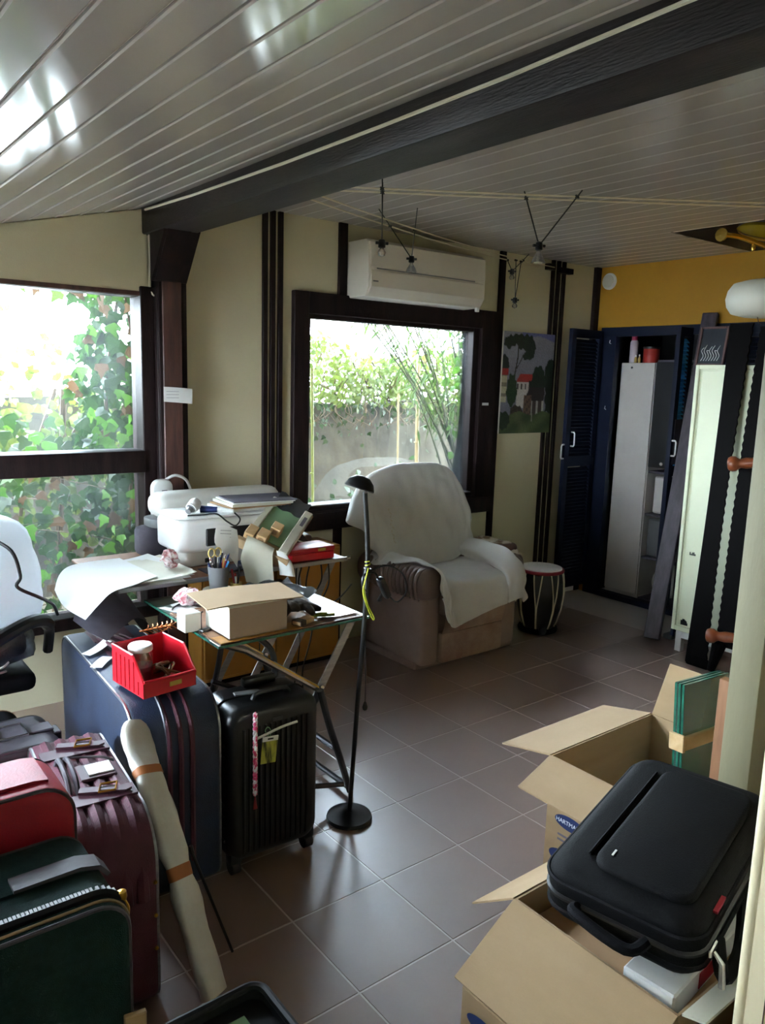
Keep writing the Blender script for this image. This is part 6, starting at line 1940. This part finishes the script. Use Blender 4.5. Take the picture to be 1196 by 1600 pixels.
nb = carton('near_carton', 'open brown carton holding the black bag, nearer of the two', 1.262, 1.80, .655, 1.07, .40)
flap(nb, (1.26, 1.07, .40), (1.26, .655, .40), (-.19, 0, -.10), .215, 'card', .01)
flap(nb, (1.26, 1.072, .40), (1.69, 1.072, .40), (0, .14, -.10), .17, 'card', .01)
f4 = flap(nb, (1.27, .653, .40), (1.55, .653, .40), (.0, -.06, .02), .05, 'paper2', .0)
lw = thing('low_carton', 'low brown carton under the folded flap of the near carton', 'box', (1.16, .84, 0))
build('body', MB().bx(1.068, 1.25, .655, 1.035, 0, .297, .002), M['card'], lw)
fx2 = frame((1.0675, .92, .23), (0, -1, 0), (0, 0, 1))
build('printed_oval', MB(fx2).add([(-.04 + .055 * math.cos(2 * PI * q / 24), .012 + .02 * math.sin(2 * PI * q / 24), .0008) for q in range(24)] + [(-.04, .012, .0012)], [(q, (q + 1) % 24, 24) for q in range(24)]), M['ink'], lw, 0)
build('tape', MB().bx(1.14, 1.18, .654, 1.036, .02, .2985), M['cardlight'], lw)
gpx = thing('white_packet', 'white packet with red print inside the near carton', 'packet', (1.45, .74, .36))
build('packet', MB(T(1.44, .755, .355, .1)).bx(-.16, .2, -.06, .05, 0, .055, .004), M['paper'], gpx)
build('red_print', MB(T(1.44, .755, .355, .1)).bx(-.05, .04, -.0615, -.06, .01, .045), M['red'], gpx)
one('packing_block', MB().bx(1.28, 1.78, .67, 1.05, .006, .35, .01, 2).bx(1.4, 1.6, .8, .9, .35, .352), M['cardin'], 'brown packed contents filling the near carton beneath the black bag', 'contents')

# black bag lying across the near carton
A0, B0, C0, D0 = Vector((1.245, .985, .565)), Vector((1.745, 1.075, .63)), Vector((1.79, .75, .635)), Vector((1.275, .64, .555))
uu = (B0 - A0 + C0 - D0) / 2
vv = (D0 - A0 + C0 - B0) / 2
Lb, Wb = uu.length, vv.length
cc = (A0 + B0 + C0 + D0) / 4
Bg = frame(cc, uu, -vv)
bgq = thing('black_bag', 'black padded laptop bag lying across the near carton', 'bag', cc - Vector((0, 0, .15)))
body = MB(Bg).prism(rrect(-Lb / 2, Lb / 2, -Wb / 2, Wb / 2, .055, 6), -.135, 0.0, 'XY', bev=.035, seg=4)
build('body', body, M['nylon'], bgq, 60)
build('front_pocket', MB(Bg).prism(rrect(-Lb / 2 + .05, Lb / 2 - .05, -Wb / 2 + .035, Wb / 2 - .09, .04, 6), -.01, .013, 'XY', bev=.011, seg=3), M['nylon'], bgq, 60)
for z in (-.03, -.10):
    build('piping', MB(Bg).tube([(x_, y, z) for x_, y in rrect(-Lb / 2 - .001, Lb / 2 + .001, -Wb / 2 - .001, Wb / 2 + .001, .055, 6)], .005, 6, closed=True), M['blackmatte'], bgq)
build('zip', MB(Bg).tube([(x_, y, -.065) for x_, y in rrect(-Lb / 2 - .001, Lb / 2 + .001, -Wb / 2 - .001, Wb / 2 + .001, .055, 6)], .006, 6, closed=True), M['black'], bgq)
zp = MB(Bg).bx(-.225, -.185, -Wb / 2 - .012, -Wb / 2 - .004, -.078, -.060, .003).tube([(-.21, -Wb / 2 - .012, -.07), (-.215, -Wb / 2 - .03, -.085), (-.225, -Wb / 2 - .035, -.13)], [.004, .006, .007], 8)
build('zip_pull', zp, M['chrome'], bgq)
build('handle', MB(Bg).tube(cr_interp([(-Lb / 2, .08, -.07), (-Lb / 2 - .03, .07, -.06), (-Lb / 2 - .035, -.04, -.08), (-Lb / 2, -.07, -.07)], 5), .012, 8), M['blackmatte'], bgq)
build('strap', MB(Bg).tube(cr_interp([(-.15, -Wb / 2, -.09), (-.2, -Wb / 2 - .03, -.13), (-.10, -Wb / 2 - .03, -.14), (0.02, -Wb / 2, -.11)], 5), .014, 8), M['blackmatte'], bgq)
build('red_tab', MB(Bg).bx(-.17, -.12, -Wb / 2 - .003, -Wb / 2 + .006, -.018, -.012), M['drumred'], bgq)
build('white_stitch', MB(Bg).bx(-.17, -.15, .045, .049, .012, .0145), M['offwhite'], bgq)
build('pocket_zip', MB(Bg).tube([(-Lb / 2 + .08, Wb / 2 - .075, .003), (Lb / 2 - .08, Wb / 2 - .075, .002)], .003, 6), M['blackmatte'], bgq)
